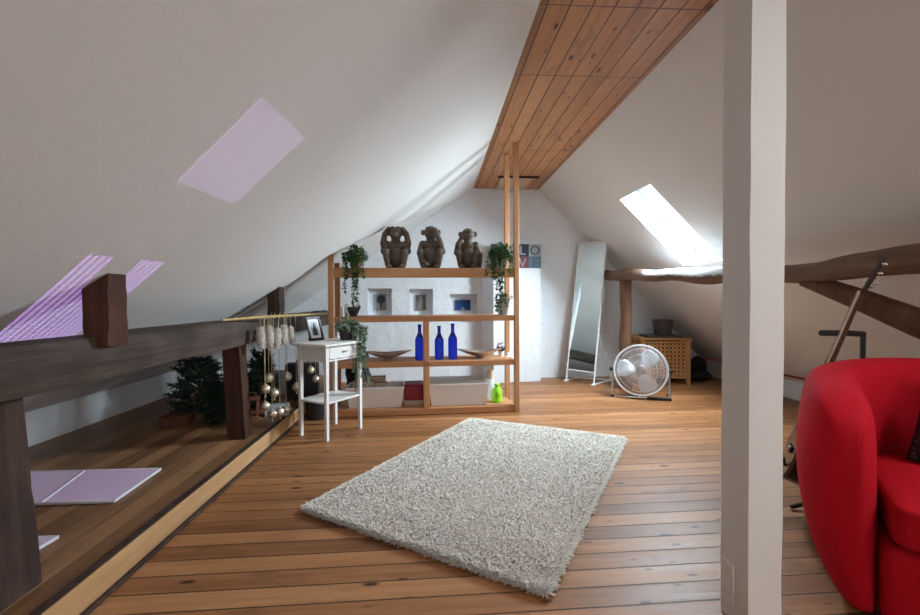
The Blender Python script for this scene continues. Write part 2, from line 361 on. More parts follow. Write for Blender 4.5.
# left slope: sagging plaster that lifts again in front of the gable
SL = (ZC-.33)/(RL-XL)
def lerp(x, pts):
    if x <= pts[0][0]: return pts[0][1]
    for (a, p), (b, q) in zip(pts, pts[1:]):
        if x <= b: return p+(q-p)*(x-a)/(b-a)
    return pts[-1][1]
def left_z(x, y):
    t = (x-XL)/(RL-XL); sag = .125*math.sin(math.pi*min(1, max(0, t**1.0)))**1.2
    e = lerp(x, ((-2, 3.72), (-1.2, 3.70), (-.9, 3.62), (-.5, 4.05), (-.1, 4.5), (.52, 5.5)))
    wd = lerp(x, ((-.9, .07), (-.5, .35), (0, .8), (.5, 1.0)))
    k = min(1, max(0, (y-e)/wd)); k = k*k*(3-2*k)
    return ZC + SL*(x-RL) - sag*(1-k)
xs = np.linspace(XL-.02, RL, 64); ys = np.concatenate([np.arange(YB, 3.4, .16), np.arange(3.4, 5.64, .035)])
vs = [(x, y, left_z(x, y)) for y in ys for x in xs]; n_ = len(xs)
struct(MB().add(vs, [(j*n_+i, (j+1)*n_+i, (j+1)*n_+i+1, j*n_+i+1) for j in range(len(ys)-1) for i in range(n_-1)]).build('ceiling_left', 'slope', smooth=180))
# right slope with skylight openings
e_s = V((.7071, 0, -.7071)); so = V((RR, 0, ZC))
sU0, sU1 = (1.84-RR)/.7071, (2.49-RR)/.7071
HOLES = [(sU0, sU1, 3.575, 4.165), (sU0, sU1, .45, 1.05), (sU0, sU1, -1.9, -1.3)]
mb = MB(); holed(mb, so, e_s, (0, 1, 0), (0, 3.30), (YB, 5.75), HOLES)
struct(mb.build('ceiling_right', 'slope_r', smooth=0))
for i, (a, b, c, d) in enumerate(HOLES):
    Q = lambda u, y, k: so+e_s*u+V((0, y, 0))+SKYN*k
    w_ = tag(bpy.data.objects.new('window_%d' % (i+1), None), kind='structure'); C.objects.link(w_)
    mb = MB(); cs = ((a, c), (b, c), (b, d), (a, d))
    for k in range(4):
        p, q = cs[k], cs[(k+1) % 4]; mb.add([Q(*p, 0), Q(*q, 0), Q(*q, .24), Q(*p, .24)], [(0, 1, 2, 3)])
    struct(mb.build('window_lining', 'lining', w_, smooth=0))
    mb = MB(); rm = basis(e_s, (0, 1, 0), SKYN); f_ = .045
    for cu, cv, su, sv in (((a+b)/2, c+f_/2, b-a, f_), ((a+b)/2, d-f_/2, b-a, f_), (a+f_/2+.03, (c+d)/2, f_, d-c), (b-f_/2-.03, (c+d)/2, f_, d-c)):
        mb.box(Q(cu, cv, .215), (su, sv, .05), rm, .004)
    mb.box(Q(a+.10, (c+d)/2, .185), (.02, .3, .012), rm, .004)
    struct(mb.build('window_frame', 'sash', w_))
    struct(MB().box(Q((a+b)/2, (c+d)/2, .225), (b-a-.06, d-c-.06, .004), rm, 0).build('window_pane', 'pane', w_))
# ------------------------------------------------------------------ timbers
o = rough_box((-1.48, -1.2, .735), (-1.29, 5.45, .918), ax=1, n=30, j=.014, ch=.12).build('purlin', 'dark_beam', smooth=50)
tag(o, 'long dark grey-brown squared timber purlin running low above the raised floor', 'wooden beam', kind='thing')
def upright(name, a, b, dx, dy, label, mat, j=.007):
    m = rough_box(a, b, j=j); zc = (a[2]); hh = b[2]-a[2]
    m.v = [(x+dx*(b[2]-z_)/hh, y+dy*(b[2]-z_)/hh, z_) for x, y, z_ in m.v]
    return tag(m.build(name, mat, smooth=30), label, 'timber post', kind='thing')
upright('timber_post', (-1.585, 1.36, .1), (-1.38, 1.52, .745), .050, .0, 'thick dark timber post in front of the pink sheets, under the purlin', 'dark_post')
upright('timber_post', (-1.44, 3.00, .1), (-1.325, 3.11, .745), .03, .0, 'slim reddish brown timber post under the purlin beside the hanging silver balls', 'red_post', .006)
upright('timber_stud', (-1.345, 1.73, .875), (-1.25, 1.83, 1.19), 0, 0, 'short dark stud between purlin and slope where violet light falls', 'red_post')
upright('timber_stud', (-1.345, 3.56, .905), (-1.25, 3.68, 1.20), 0, 0, 'short dark stud between purlin and slope close to the pine shelving', 'dark_post')
def logpath(pts, n):
    out = []
    for i in range(n+1):
        y = pts[0][0]+(pts[-1][0]-pts[0][0])*i/n; s_ = sorted(pts); out.append(y)
    return out
LP = ((-1.0, 1.24), (.8, 1.24), (1.5, 1.235), (1.83, 1.226), (2.15, 1.188), (2.54, 1.200), (3.19, 1.222), (3.9, 1.255), (4.5, 1.30), (4.8, 1.305), (5.2, 1.335), (5.62, 1.375))
pp = []; rr = []
for i in range(67):
    y = -1+6.6*i/66; z = sum(lerp(y+d, LP) for d in (-.2, 0, .2))/3
    pp.append((2.2+.02*math.sin(y*2.1), y, z+.008*math.sin(y*7))); rr.append(.062+.006*math.sin(y*4.3)+random.uniform(-.003, .003))
o = MB().tube(pp, rr, 14, wob=.05).build('log_purlin', 'log', smooth=60)
tag(o, 'crooked round log beam below the skylight slope, patchy white paint on top', 'wooden beam', kind='thing')
o = MB().tube([(2.2+.005*math.sin(k*1.3), 4.82+.005*math.cos(k*1.7), 1.27*k/9) for k in range(10)], [.066+random.uniform(-.003, .003) for k in range(10)], 12, wob=.03).build('log_post', 'log_post', smooth=50)
tag(o, 'brown rounded log post behind the floor fan carrying the whitewashed beam', 'timber post', kind='thing')
pb = [V((2.2, 2.42, 1.15)), V((2.2, 2.10, 1.035)), V((2.2, 1.82, .925)), V((2.25, 1.35, .745)), V((2.27, .82, .50))]
o = MB().tube(pb, [.045, .058, .064, .062, .06], 12, wob=.06).build('log_brace', 'log_post', smooth=50)
tag(o, 'slanting brown log brace under the round beam behind the red armchair', 'timber brace', kind='thing')
o = MB().tube([(2.26, .78, z_) for z_ in (0, .4, .8, 1.24)], [.075, .07, .07, .068], 12, wob=.05).build('log_post', 'log_post', smooth=50)
tag(o, 'brown log post where the slanting brace ends beyond the armchair', 'timber post', kind='thing')
t = thing('painted_post', 'square white painted post rising from the plank floor to the ceiling boards', 'post', (1.012, 1.313, 0)); t['kind'] = 'thing'
rough_box((-.055, -.062, .0), (.055, .062, ZC), j=.004, n=14).build('post_shaft', 'post_paint', t, smooth=30)
o = MB().box((-.0595, .020, .125), (.008, .06, .13), None, .004).build('outlet_plate', 'white', t)
for dz in (.04, -.03): MB().lathe([(.0, 0), (.018, 0), (.019, .002), (.014, .003), (.0, .003)], 16, Matrix.Translation((-.0635, .020, .125+dz)) @ Matrix.Rotation(-math.pi/2, 4, 'Y')).build('socket', 'offwhite', o)
# pale panel with slot and wire loop on the ceiling boards
cs = [atz(x, y, ZC) for x, y in ((495, 189), (523, 189), (526.5, 176.6), (500.6, 176.6))]
t = thing('hatch_panel', 'pale square wooden panel on the ceiling boards over the shelf uprights', 'panel', (0, 0, 0))
xa, xb, ya, yb = cs[0].x, cs[1].x, cs[2].y-.62, cs[2].y-.02
yb = 5.55; ya = cs[2].y
MB().span((xa, ya, ZC-.018), (xb, yb, ZC), .003).build('panel_board', plain('pale_panel', (.62, .46, .30), .6), t)
MB().span((xa-.05, ya-.03, ZC-.022), (xb+.07, ya, ZC), .003).build('batten', 'dark_post', t)
MB().tube([(xa+.10+.12*math.sin(a)*.8, yb-.06, ZC-.02-.05*math.sin(a)) for a in [math.pi*k/10 for k in range(11)]], .006, 6).build('wire_loop', 'black', t)

# ------------------------------------------------------------------ pine shelving
SA = R(2.7); SO = V((-.930, 3.839, 0)); SLEN, SDEP = 1.716, .37
t = thing('shelf_unit', 'tall open pine shelving with two uprights reaching the ceiling boards', 'shelving', SO, SA)
SM = Matrix.Translation(SO) @ Matrix.Rotation(SA, 4, 'Z')
def sh(u, v, z): return SM @ V((u, v, z))
def su(x, y, v):      # survey x on the shelf row v back from the front
    d = ray(x, y); n_ = SM.to_3x3() @ V((0, 1, 0)); p = CAM + d*(((SM @ V((0, v, 0)))-CAM).dot(n_)/d.dot(n_)); return (SM.inverted() @ p)
pw = .046
for u, v, z1 in ((0, 0, 1.455), (SLEN-pw, 0, ZC-.001), (0, SDEP-pw, 1.40), (SLEN-pw-.018, SDEP-pw, ZC-.001)):
    MB().span((u, v, 0), (u+pw, v+pw, z1), .004).build('post', 'pine_v', t)
MB().span((SLEN/2-.028, .008, .05), (SLEN/2+.028, .05, .848), .004).build('divider', 'pine_v', t)
for zt, th in ((1.332, .088), (.896, .049), (.488, .050), (.062, .058)):
    MB().span((pw+.0005, .008, zt-th), (SLEN-pw-.0005, .034, zt-.0005), .003).build('front_rail', 'pine', t)
    MB().span((pw+.0005, .035, zt-.022), (SLEN-pw-.0005, SDEP-.03, zt), .002).build('shelf_board', 'pine', t)
    MB().span((pw+.0005, SDEP-.029, zt-.05), (SLEN-pw-.0005, SDEP-.005, zt), .002).build('rear_rail', 'pine', t)
ZT, Z2, Z3, Z4 = 1.333, .897, .489, .063

# ------------------------------------------------------------------ monkeys
def monkey(px, label, pose):
    m = MB()
    def limb(pts, rad):
        m.tube(pts, rad, 10)
        for p, r_ in zip(pts, rad): m.ball(p, r_, u=10, v_=7)
    def fingers(p, d, side, n=4, l=.034):
        for k in range(n):
            q = V(p)+V(side)*(k-(n-1)/2)*.0125; e = q+V(d)*l*(.8, 1, .95, .75)[k]; limb([q, (q+e)/2+V((0, -.004, 0)), e], [.0075, .007, .006])
    m.ball((0, .02, .125), (.080, .064, .118)); m.ball((0, -.012, .115), (.066, .050, .088)); m.ball((0, .02, .225), (.088, .052, .055)); m.ball((0, .045, .045), (.095, .06, .045))
    limb([(0, .01, .25), (0, -.005, .30)], [.046, .044])
    m.ball((0, -.005, .342), (.064, .062, .062)); m.ball((0, -.058, .318), (.040, .032, .030)); m.ball((0, -.050, .364), (.046, .022, .013)); m.ball((0, -.074, .334), (.011, .012, .009)); m.ball((0, -.083, .312), (.024, .008, .004))
    for s_ in (-1, 1):
        m.ball((s_*.074, .002, .345), (.024, .010, .028)); m.ball((s_*.022, -.062, .349), (.010, .009, .008))
        limb([(s_*.055, .02, .055), (s_*.090, -.075, .150)], [.046, .036]); limb([(s_*.090, -.075, .148), (s_*.072, -.060, .03)], [.035, .027])
        m.ball((s_*.058, -.092, .017), (.030, .048, .017)); fingers((s_*.058, -.120, .013), (0, -1, -.1), (1, 0, 0), 4, .026)
    def down(s_):
        limb([(s_*.080, .02, .238), (s_*.108, .0, .15), (s_*.085, -.065, .07), (s_*.035, -.11, .04)], [.036, .031, .027, .022]); fingers((s_*.03, -.115, .04), (-s_*.4, -.6, -.5), (s_*.8, -.6, 0))
    def rest(s_):
        limb([(s_*.084, .02, .238), (s_*.118, .03, .14), (s_*.114, .0, .03)], [.038, .034, .026]); m.ball((s_*.114, -.02, .018), (.024, .038, .016)); fingers((s_*.114, -.045, .015), (0, -1, -.1), (1, 0, 0), 4, .022)
    def cover(s_, z_, x_):
        limb([(s_*.080, .02, .238), (s_*.112, -.03, .160), (s_*.095, -.080, .235), (s_*.050, -.092, z_)], [.036, .032, .029, .022])
        m.ball((x_+s_*.02, -.096, z_), (.038, .016, .022)); fingers((x_-s_*.005, -.100, z_), (-s_, 0, .1), (0, 0, 1), 4, .038)
    if pose == 'ears':
        for s_ in (-1, 1):
            limb([(s_*.084, .02, .238), (s_*.114, -.02, .170), (s_*.120, -.012, .250), (s_*.103, -.004, .335), (s_*.068, -.008, .385)], [.036, .034, .031, .028, .024])
            m.ball((s_*.060, -.012, .384), (.032, .034, .020)); fingers((s_*.040, -.020, .396), (-s_, -.35, .05), (0, 1, 0), 4, .03)
    elif pose == 'eyes': down(-1); cover(1, .356, .005)
    else: rest(1); cover(-1, .308, -.005)
    p = su(px, 267, .17)
    o = m.build('monkey_statue', 'statue', smooth=180, loc=sh(p.x, .17, ZT))
    o.rotation_euler = (0, 0, R({'ears': 2, 'eyes': -4, 'mouth': -6}[pose])); o.scale = {'ears': (.96, 1, .96), 'eyes': (.97, 1, .99), 'mouth': (.93, 1, .95)}[pose]
    md = o.modifiers.new('skin', 'REMESH'); md.mode = 'VOXEL'; md.voxel_size = .0036; md.use_smooth_shade = True
    sm = o.modifiers.new('soft', 'SMOOTH'); sm.factor = .5; sm.iterations = 1
    tag(o, label, 'statue', 'three monkey statues on the top shelf')
monkey(396, 'dark brown monkey statue with both arms raised covering its ears', 'ears')
monkey(431, 'dark brown monkey statue with one hand over its eyes', 'eyes')
monkey(468, 'dark brown monkey statue with one hand over its mouth', 'mouth')

# ------------------------------------------------------------------ plants
def leaf(mb, p, d, l, w_, up_=V((0, 0, 1))):
    d = V(d).normalized(); s_ = d.cross(up_)
    if s_.length < .1: s_ = d.cross(V((1, 0, 0)))
    s_ = s_.normalized(); nn = s_.cross(d); p = V(p)
    mb.add([p, p+d*l*.35+s_*w_+nn*l*.08, p+d*l, p+d*l*.35-s_*w_+nn*l*.08, p+d*l*.45-nn*l*.05], [(0, 4, 1), (1, 4, 2), (2, 4, 3), (3, 4, 0)])
def rdir(): return V((random.gauss(0, 1), random.gauss(0, 1), random.gauss(0, 1))).normalized()
def trailing(name, label, base, pot, potmat, bush, strands, mat='leaf', ll=.036, group=None, n_b=230):
    """pot=(r0,r1,h); bush=(rx,ry,rz) ; strands = list of (dx,dy,length)"""
    t = thing(name, label, 'plant', base, 0, group)
    r_0, r_1, h = pot
    MB().lathe([(0, 0), (r_0, 0), (r_1, h), (r_1-.006, h), (r_1-.012, h-.018), (0, h-.018)], 20).build('pot', potmat, t)
    mb = MB(); st = MB()
    for k in range(n_b):
        d = rdir(); d.z = abs(d.z)*1.1-.35; q = V((d.x*bush[0], d.y*bush[1], h+d.z*bush[2]))*random.uniform(.6, 1)+V((0, 0, h*.25))
        leaf(mb, q, (d+rdir()*.7)-V((0, 0, .35)), ll*random.uniform(.7, 1.2), ll*.36)
    for dx, dy, L in strands:
        p = V((random.uniform(-.02, .02), random.uniform(-.02, .02), h)); e = V((dx, dy, h+.03)); pts = [p, (p+e)/2+V((0, 0, .03)), e]; q = e.copy()
        for k in range(int(L/.03)):
            q = q+V((random.uniform(-.012, .012), random.uniform(-.006, .004), -.03)); pts.append(q.copy())
        st.tube(pts, .0022, 5)
        for k, q in enumerate(pts[1:]):
            for j in range(6):
                d = rdir(); d.y -= .25; d.z = d.z*.5-.35; leaf(mb, q+V((0, -.004, random.uniform(-.015, .015))), d, ll*random.uniform(.6, 1.1), ll*.36)
    mb.build('leaves', mat, t, smooth=0); st.build('stems', 'stem', t)
    return t
fy = -.055   # strands fall over the front edge of the shelf
p = su(356, 267, .085); trailing('ivy_plant', 'dense ivy beside the ear-covering monkey trailing down past the top shelf', sh(p.x, .075, ZT), (.045, .06, .10), 'pot_rust', (.10, .085, .11),
    [(-.09, fy-.05, .22), (-.05, fy-.055, .34), (-.01, fy-.055, .50), (.02, fy-.05, .46), (.05, fy-.05, .30), (.09, fy-.045, .22), (-.11, .0, .16), (.0, fy-.06, .30)], 'leaf', .036, None, 330)
p = su(501, 267, .1); trailing('ivy_plant', 'ivy in white pot on the top shelf in front of the letter panel', sh(p.x, .075, ZT), (.045, .06, .12), 'pot_white', (.11, .08, .11),
    [(-.12, fy-.05, .22), (-.10, fy-.05, .26), (-.07, fy-.055, .34), (-.03, fy-.055, .42), (.0, fy-.055, .36), (-.05, fy-.05, .30), (.05, fy-.05, .2), (-.09, fy-.04, .16)], 'leaf', .040, None, 380)
p = su(504, 316, .12); trailing('trailing_plant', 'sparse leafy plant in white pot on the second shelf below the ivy', sh(p.x, .11, Z2), (.055, .075, .15), 'pot_white', (.07, .07, .07),
    [(-.08, -.085, .12), (-.04, -.09, .16), (-.09, -.06, .14), (0, -.09, .10)], 'leaf', .034, None, 60)

# ------------------------------------------------------------------ pictures, letters
def picture(i, rect, art, label):
    a = gab(rect[0], rect[1]); b = gab(rect[2], rect[3]); d = .125
    # set on the niche's back wall, enlarged for its extra depth
    c = V(((a[0]+b[0])/2, 0, (a[1]+b[1])/2)); nu = NICHE[i]; wu = b[0]-a[0]; hv = a[1]-b[1]
    ctr = g0+gx*c.x+gz*c.z-gn_*d
    ctr = CAM+(ctr-CAM)*1.0
    t = thing('niche_picture', label, 'picture', ctr, math.atan2(gx.y, gx.x), 'small pictures in the wall niches')
    MB().box((0, 0, 0), (wu, .02, hv), None, .002).build('canvas', plain('print_edge_%d' % i, (.30, .28, .27), .7), t)
    mb = MB(); art(mb, wu, hv); mb.build('print', [plain('print_%d_%d' % (i, k), c_, .6, 0, .35, 30) for k, c_ in enumerate(PC[i])], t, smooth=0)
def poly(mb, pts, y, mi): mb.add([(x, y, z_) for x, z_ in pts], [tuple(range(len(pts)))], mi)
def rect(mb, x0, z0, x1, z1, y, mi): poly(mb, [(x0, z0), (x1, z0), (x1, z1), (x0, z1)], y, mi)
PC = [((.22, .25, .27), (.02, .04, .04), (.35, .22, .14)), ((.13, .12, .13), (.05, .05, .06), (.24, .18, .14)), ((.005, .05, .22), (.003, .03, .12), (.30, .42, .48))]
def art0(mb, a, h):
    rect(mb, -a/2, -h/2, a/2, h/2, -.0112, 0)
    poly(mb, [(math.cos(k*.5236)*a*.4*(1+.15*(k % 2)), h*.18+math.sin(k*.5236)*h*.27) for k in range(12)], -.0118, 1); rect(mb, -a*.08, -h*.4, a*.08, h*.1, -.012, 1); rect(mb, -a/2, -h/2, a/2, -h*.36, -.0116, 2)
def art1(mb, a, h):
    rect(mb, -a/2, -h/2, a/2, h/2, -.0112, 0); poly(mb, [(-a*.3, -h*.45), (a*.25, -h*.45), (a*.2, h*.1), (0, h*.38), (-a*.22, h*.05)], -.0118, 2); rect(mb, -a*.45, h*.1, -a*.15, h*.42, -.0118, 1)
def art2(mb, a, h):
    rect(mb, -a/2, -h/2, a/2, h/2, -.0112, 0); rect(mb, -a/2, h*.15, a/2, h/2, -.0116, 1); poly(mb, [(-a*.15, -h*.45), (a*.15, -h*.45), (a*.06, -h*.25), (0, -h*.18), (-a*.07, -h*.28)], -.0118, 2)
picture(0, (374.5, 294, 385.5, 310.5), art0, 'small picture of a dark tree shape in the wall niche nearest the ivy')
picture(1, (415.5, 294.5, 426, 310.5), art1, 'small grey-brown upright picture in the middle wall niche')
picture(2, (455.5, 300, 471.5, 310.5), art2, 'small deep blue wide picture in the wall niche beside the pier')
# LOVE canvas standing on the pier
t = thing('letter_canvas', 'patchwork canvas reading LOVE standing on the white pier behind the shelving', 'wall art', (.728, 5.44, 1.433), math.atan2(.075, .61)*.6)
lw, lh = .655, .315; cw = lw/4
MB().box((lw/2, .012, lh/2), (lw, .024, lh), None, .003).build('canvas', plain('canvas_edge', (.10, .11, .12), .8), t)
cc = [((.035, .04, .055), (.30, .27, .26), (.028, .032, .06), (.36, .38, .38)), ((.12, .05, .06), (.17, .13, .12), (.20, .065, .09), (.10, .19, .23))]
mb = MB(); mats = []
for r_ in range(2):
    for k in range(4):
        mi = len(mats); mats.append(plain('canvas_cell_%d' % mi, cc[r_][k], .8, 0, .35, 14)); rect(mb, k*cw+.001, (1-r_)*lh/2+.001, (k+1)*cw-.001, (2-r_)*lh/2-.001, -.0006, mi)
mb.build('colour_patches', mats, t, smooth=0)
for ch, k, r_, col in (('L', 2, 0, (.55, .52, .50)), ('O', 3, 0, (.05, .05, .06)), ('V', 2, 1, (.50, .38, .38)), ('E', 3, 1, (.09, .09, .17))):
    cu = bpy.data.curves.new('letter', 'FONT'); cu.body = ch; cu.size = .165; cu.extrude = .0008; cu.align_x = 'CENTER'
    tmp = bpy.data.objects.new('tmp', cu); C.objects.link(tmp); dg = bpy.context.evaluated_depsgraph_get()
    me = bpy.data.meshes.new_from_object(tmp.evaluated_get(dg)); bpy.data.objects.remove(tmp)
    me.materials.clear(); me.materials.append(plain('letter_%s' % ch, col, .7, 0, .2)); o = bpy.data.objects.new('letter', me); C.objects.link(o); o.parent = t
    o.rotation_euler = (R(90), 0, 0); o.location = ((k+.5)*cw, -.0018, (1-r_)*lh/2+.022)

# ------------------------------------------------------------------ things on the shelves
def ss(x, y, v, z_): p = su(x, y, v); return sh(p.x, v, z_)
BP = [(0, 0), (.036, 0), (.0385, .004), (.0385, .185), (.036, .205), (.022, .240), (.0145, .262), (.0135, .325), (.0165, .327), (.0165, .340), (.0125, .341), (.0125, .30), (0, .30)]
bott = None
for i, (x, lab) in enumerate(((419.8, 'cobalt blue glass bottle beside the divider, on its bowl side nearest the table'), (439.3, 'cobalt blue glass bottle standing between the other two, shortest neck of them'), (452.8, 'cobalt blue glass bottle touching the tip of the long glass bowl'))):
    if i == 0: o = bott = MB().lathe(BP, 24).build('glass_bottle', 'blue_glass', smooth=50)
    else: o = bott.copy(); C.objects.link(o)
    o.location = ss(x, 361, .12 + .02*(i == 1), Z3); o.scale = (1.12, 1.12, (.96, .91, .97)[i]); tag(o, lab, 'bottle', 'blue bottles on the shelf')
bott['label'] = 'cobalt blue glass bottle on the table side of the shelf divider'
def boat(x0, x1, v, lab, ln, tilt=0):
    a, b = su(x0, 355, v).x, su(x1, 355, v).x; L = (b-a)/2; mb = MB(); nu, nv = 25, 13; vs = []; fs = []
    for th, dz in ((1, 0), (.93, .006)):
        for i in range(nu):
            u = -1+2*i/(nu-1); wd = .105*max(0, 1-abs(u)**1.6)**.8+.0015
            for k in range(nv):
                q = -1+2*k/(nv-1); keel = .005+.078*abs(u)**1.35; rim = .062+.026*abs(u)**1.6
                vs.append((u*L*th, q*wd*th, keel+(rim-keel)*abs(q)**2+dz*(1-abs(q))))
    n_ = nu*nv
    for i in range(nu-1):
        for k in range(nv-1):
            a_ = i*nv+k; fs.append((a_, a_+nv, a_+nv+1, a_+1)); fs.append((a_+n_, a_+1+n_, a_+nv+1+n_, a_+nv+n_))
    for i in range(nu-1):
        for k in (0, nv-1):
            a_ = i*nv+k; fs.append((a_, a_+n_, a_+nv+n_, a_+nv))
    mb.add(vs, fs); mb.span((-.035, -.025, 0), (.035, .025, .012), .004)
    o = mb.build('glass_bowl', 'smoke_glass', smooth=60, loc=sh((a+b)/2, v, Z3)); o.rotation_euler = (0, 0, SA+tilt); tag(o, lab, 'bowl')
boat(363, 412, .17, 'long boat-shaped smoky glass bowl between trailing plant and blue bottles', .2, .04)
boat(457, 502, .17, 'long boat-shaped smoky glass bowl beside the small purple flower', .2, -.05)
p = ss(501, 358, .26, Z3)
t = thing('potted_flower', 'small purple and pink flower in a tiny pot behind the bowl tip', 'plant', p)
MB().lathe([(0, 0), (.022, 0), (.03, .05), (.026, .05), (.024, .042), (0, .042)], 14).build('pot', 'pot_white', t)
mb = MB()
for k in range(50): d = rdir(); d.z = abs(d.z)+.4; leaf(mb, (d.x*.012, d.y*.012, .045), d, random.uniform(.03, .08), .009)
mb.build('leaves', leafy('violet_leaf', (.03, .05, .05), (.16, .12, .2)), t, smooth=0)
mb = MB()
for k in range(7): d = rdir(); mb.ball((d.x*.03, d.y*.03, .115+d.z*.018), .009, u=8, v_=6)
mb.build('blossom', plain('pink_blossom', (.5, .10, .28), .6), t)
mb = MB()
for k in range(7):
    d = rdir(); d.z = abs(d.z)+.3; d.normalize(); mb.tube([V((d.x*.01, d.y*.01, .006)), V((d.x*.03, d.y*.022, .012))+V((0, 0, d.z*.03)), V((d.x*.042, d.y*.028, .012))+V((0, 0, d.z*.042))], [.014, .013, .002], 6)
mb.span((-.04, -.02, 0), (.04, .02, .012), .005)
tag(mb.build('crystal_cluster', 'white', smooth=0, loc=ss(509, 360, .15, Z3)), 'small white crystal cluster at the end of the bottle shelf', 'ornament')
def bin_(x0, x1, yb, v0, dep, h, lab, name='storage_bin', taper=.025):
    a, b = su(x0, yb, v0).x, su(x1, yb, v0).x; t = thing(name, lab, 'storage box', sh(a, v0, Z4), SA); w_ = b-a; mb = MB(); T = taper
    ob = [(T, T, 0), (w_-T, T, 0), (w_-T, dep-T, 0), (T, dep-T, 0)]; ot = [(0, 0, h), (w_, 0, h), (w_, dep, h), (0, dep, h)]
    it = [(.012, .012, h), (w_-.012, .012, h), (w_-.012, dep-.012, h), (.012, dep-.012, h)]; ib = [(T+.01, T+.01, .01), (w_-T-.01, T+.01, .01), (w_-T-.01, dep-T-.01, .01), (T+.01, dep-T-.01, .01)]
    vs = ob+ot+it+ib; fs = [(3, 2, 1, 0), (12, 13, 14, 15)]
    for o_ in (0, 4, 8): fs += [(o_+i, o_+(i+1) % 4, o_+4+(i+1) % 4, o_+4+i) for i in range(4)]
    mb.add(vs, fs); mb.build('tub', 'plastic_white', t, smooth=20)
    mb = MB()
    for aa, bb in (((-.006, -.006), (w_+.006, .006)), ((-.006, dep-.006), (w_+.006, dep+.006)), ((-.006, .006), (.006, dep-.006)), ((w_-.006, .006), (w_+.006, dep-.006))): mb.span((*aa, h-.012), (*bb, h+.004), .003)
    mb.build('rim', 'white', t); return t, w_, h
t, w_, h = bin_(429, 489, 408, .045, .27, .205, 'white plastic storage bin with grey cover beside the lime bottle')
MB().span((.008, .014, h-.006), (w_-.03, .256, h+.03), .008).build('cover', 'plastic_grey', t)
t, w_, h = bin_(346, 404, 409, .05, .27, .19, 'white plastic storage bin filled with cardboard boxes near the table')
for a, b, c, d, e in ((.05, .05, .25, .14, .05), (.255, .05, .36, .14, .03), (.08, .145, .34, .235, .07)):
    tag(MB().span((a, b, .012), (min(c, w_-.03), d, h+e), .003).build('cardboard_box', 'card', None), {.05: 'brown cardboard box standing in the white bin, middle height of the three', .03: 'lowest brown cardboard box in the white bin beside the crimson case', .07: 'tallest brown cardboard box at the back of the white bin'}[e], 'box', 'cardboard boxes in the bin')
for o in [o for o in C.objects if o.name.startswith('cardboard_box')]:
    o.matrix_world = Matrix.Translation(t.location) @ Matrix.Rotation(SA, 4, 'Z')
a, b = su(404, 400, .1).x, su(424.5, 400, .1).x
o = MB().span((0, 0, 0), (b-a-.01, .22, .05), .004).build('wooden_box', 'card', loc=sh(a, .11, Z4)); o.rotation_euler.z = SA; tag(o, 'low plain brown box under the crimson case', 'box')
o = MB().span((0, 0, 0), (b-a-.008, .22, .145), .012).build('fabric_case', 'crimson', loc=sh(a, .11, Z4+.0505)); o.rotation_euler.z = SA; tag(o, 'crimson fabric case on a low box between the white bins', 'case')
p = ss(497, 402, .16, Z4)
t = thing('lime_bottle', 'bright lime green plastic flask on the bottom shelf', 'bottle', p)
MB().lathe([(0, 0), (.042, 0), (.050, .008), (.050, .04), (.046, .05), (.050, .06), (.048, .115), (.026, .140), (.022, .15), (0, .15)], 20).build('body', 'lime', t)
MB().lathe([(0, .15), (.026, .15), (.026, .172), (.020, .178), (0, .178)], 16).build('cap', 'lime', t)
t = thing('spray_bottle', 'frosted white bottle with beige cap behind the lime flask', 'bottle', ss(490.5, 400, .30, Z4))
MB().lathe([(0, 0), (.042, 0), (.045, .01), (.045, .15), (.03, .20), (0, .20)], 18).build('body', 'frosted', t)
MB().lathe([(0, .20), (.034, .20), (.036, .27), (.030, .285), (0, .285)], 16).build('cap', 'beige', t)
# second shelf, near the first upright
for i, (x, h, lab) in enumerate(((342.5, .085, 'shorter cream candle on the second shelf by the pine upright'), (346.5, .10, 'taller cream candle on the second shelf beside the dark bowl'))):
    t = thing('candle', lab, 'candle', ss(x, 316, .10+.05*i, Z2), 0, 'candles on the second shelf')
    MB().lathe([(0, 0), (.017, 0), (.018, .004), (.017, h), (.004, h-.003), (0, h-.003)], 14).build('wax', 'offwhite', t); MB().tube([(0, 0, h-.004), (.001, 0, h+.012)], .0015, 5).build('wick', 'black', t)
tag(MB().lathe([(0, 0), (.03, 0), (.035, .01), (.065, .075), (.06, .085), (.054, .075), (.03, .02), (0, .018)], 18).build('bowl', 'pot_dark', loc=ss(353.5, 316, .17, Z2)), 'dark round bowl with twigs beside the cream candles', 'bowl')
mb = MB()
for k in range(14): d = rdir(); d.z = abs(d.z)+.5; mb.tube([(0, 0, .02), V((d.x*.05, d.y*.04, .02+d.z*.08)), V((d.x*.07, d.y*.06, .03+d.z*.09))], .0025, 4)
tag(mb.build('twig_bunch', 'dark_post', loc=ss(353.5, 316, .17, Z2)), 'bunch of thin dark twigs in the round bowl', 'twigs')
tag(MB().lathe([(0, 0), (.03, 0), (.05, .03), (.055, .07), (.05, .07), (.045, .03), (0, .012)], 18).build('bowl', plain('red_glaze', (.30, .02, .02), .3), loc=ss(361, 361, .20, Z3)), 'small red glazed bowl behind the trailing table plant', 'bowl')
mb = MB()
for k in range(16): d = rdir(); mb.ball((d.x*.05, d.y*.07, .10+d.z*.055), random.uniform(.035, .06), u=10, v_=7)
mb.ball((0, 0, .06), (.085, .11, .06))
o = mb.build('cloth_bag', 'black_cloth', smooth=180, loc=sh(.12, .24, Z4)); md = o.modifiers.new('fuse', 'REMESH'); md.mode = 'VOXEL'; md.voxel_size = .012; md.use_smooth_shade = True
o.location = (-.80, 4.62, 0); o.scale = (1.6, 1.2, 2.6); tag(o, 'heap-like black cloth bag on the floor behind the shelving by the side table', 'bag')

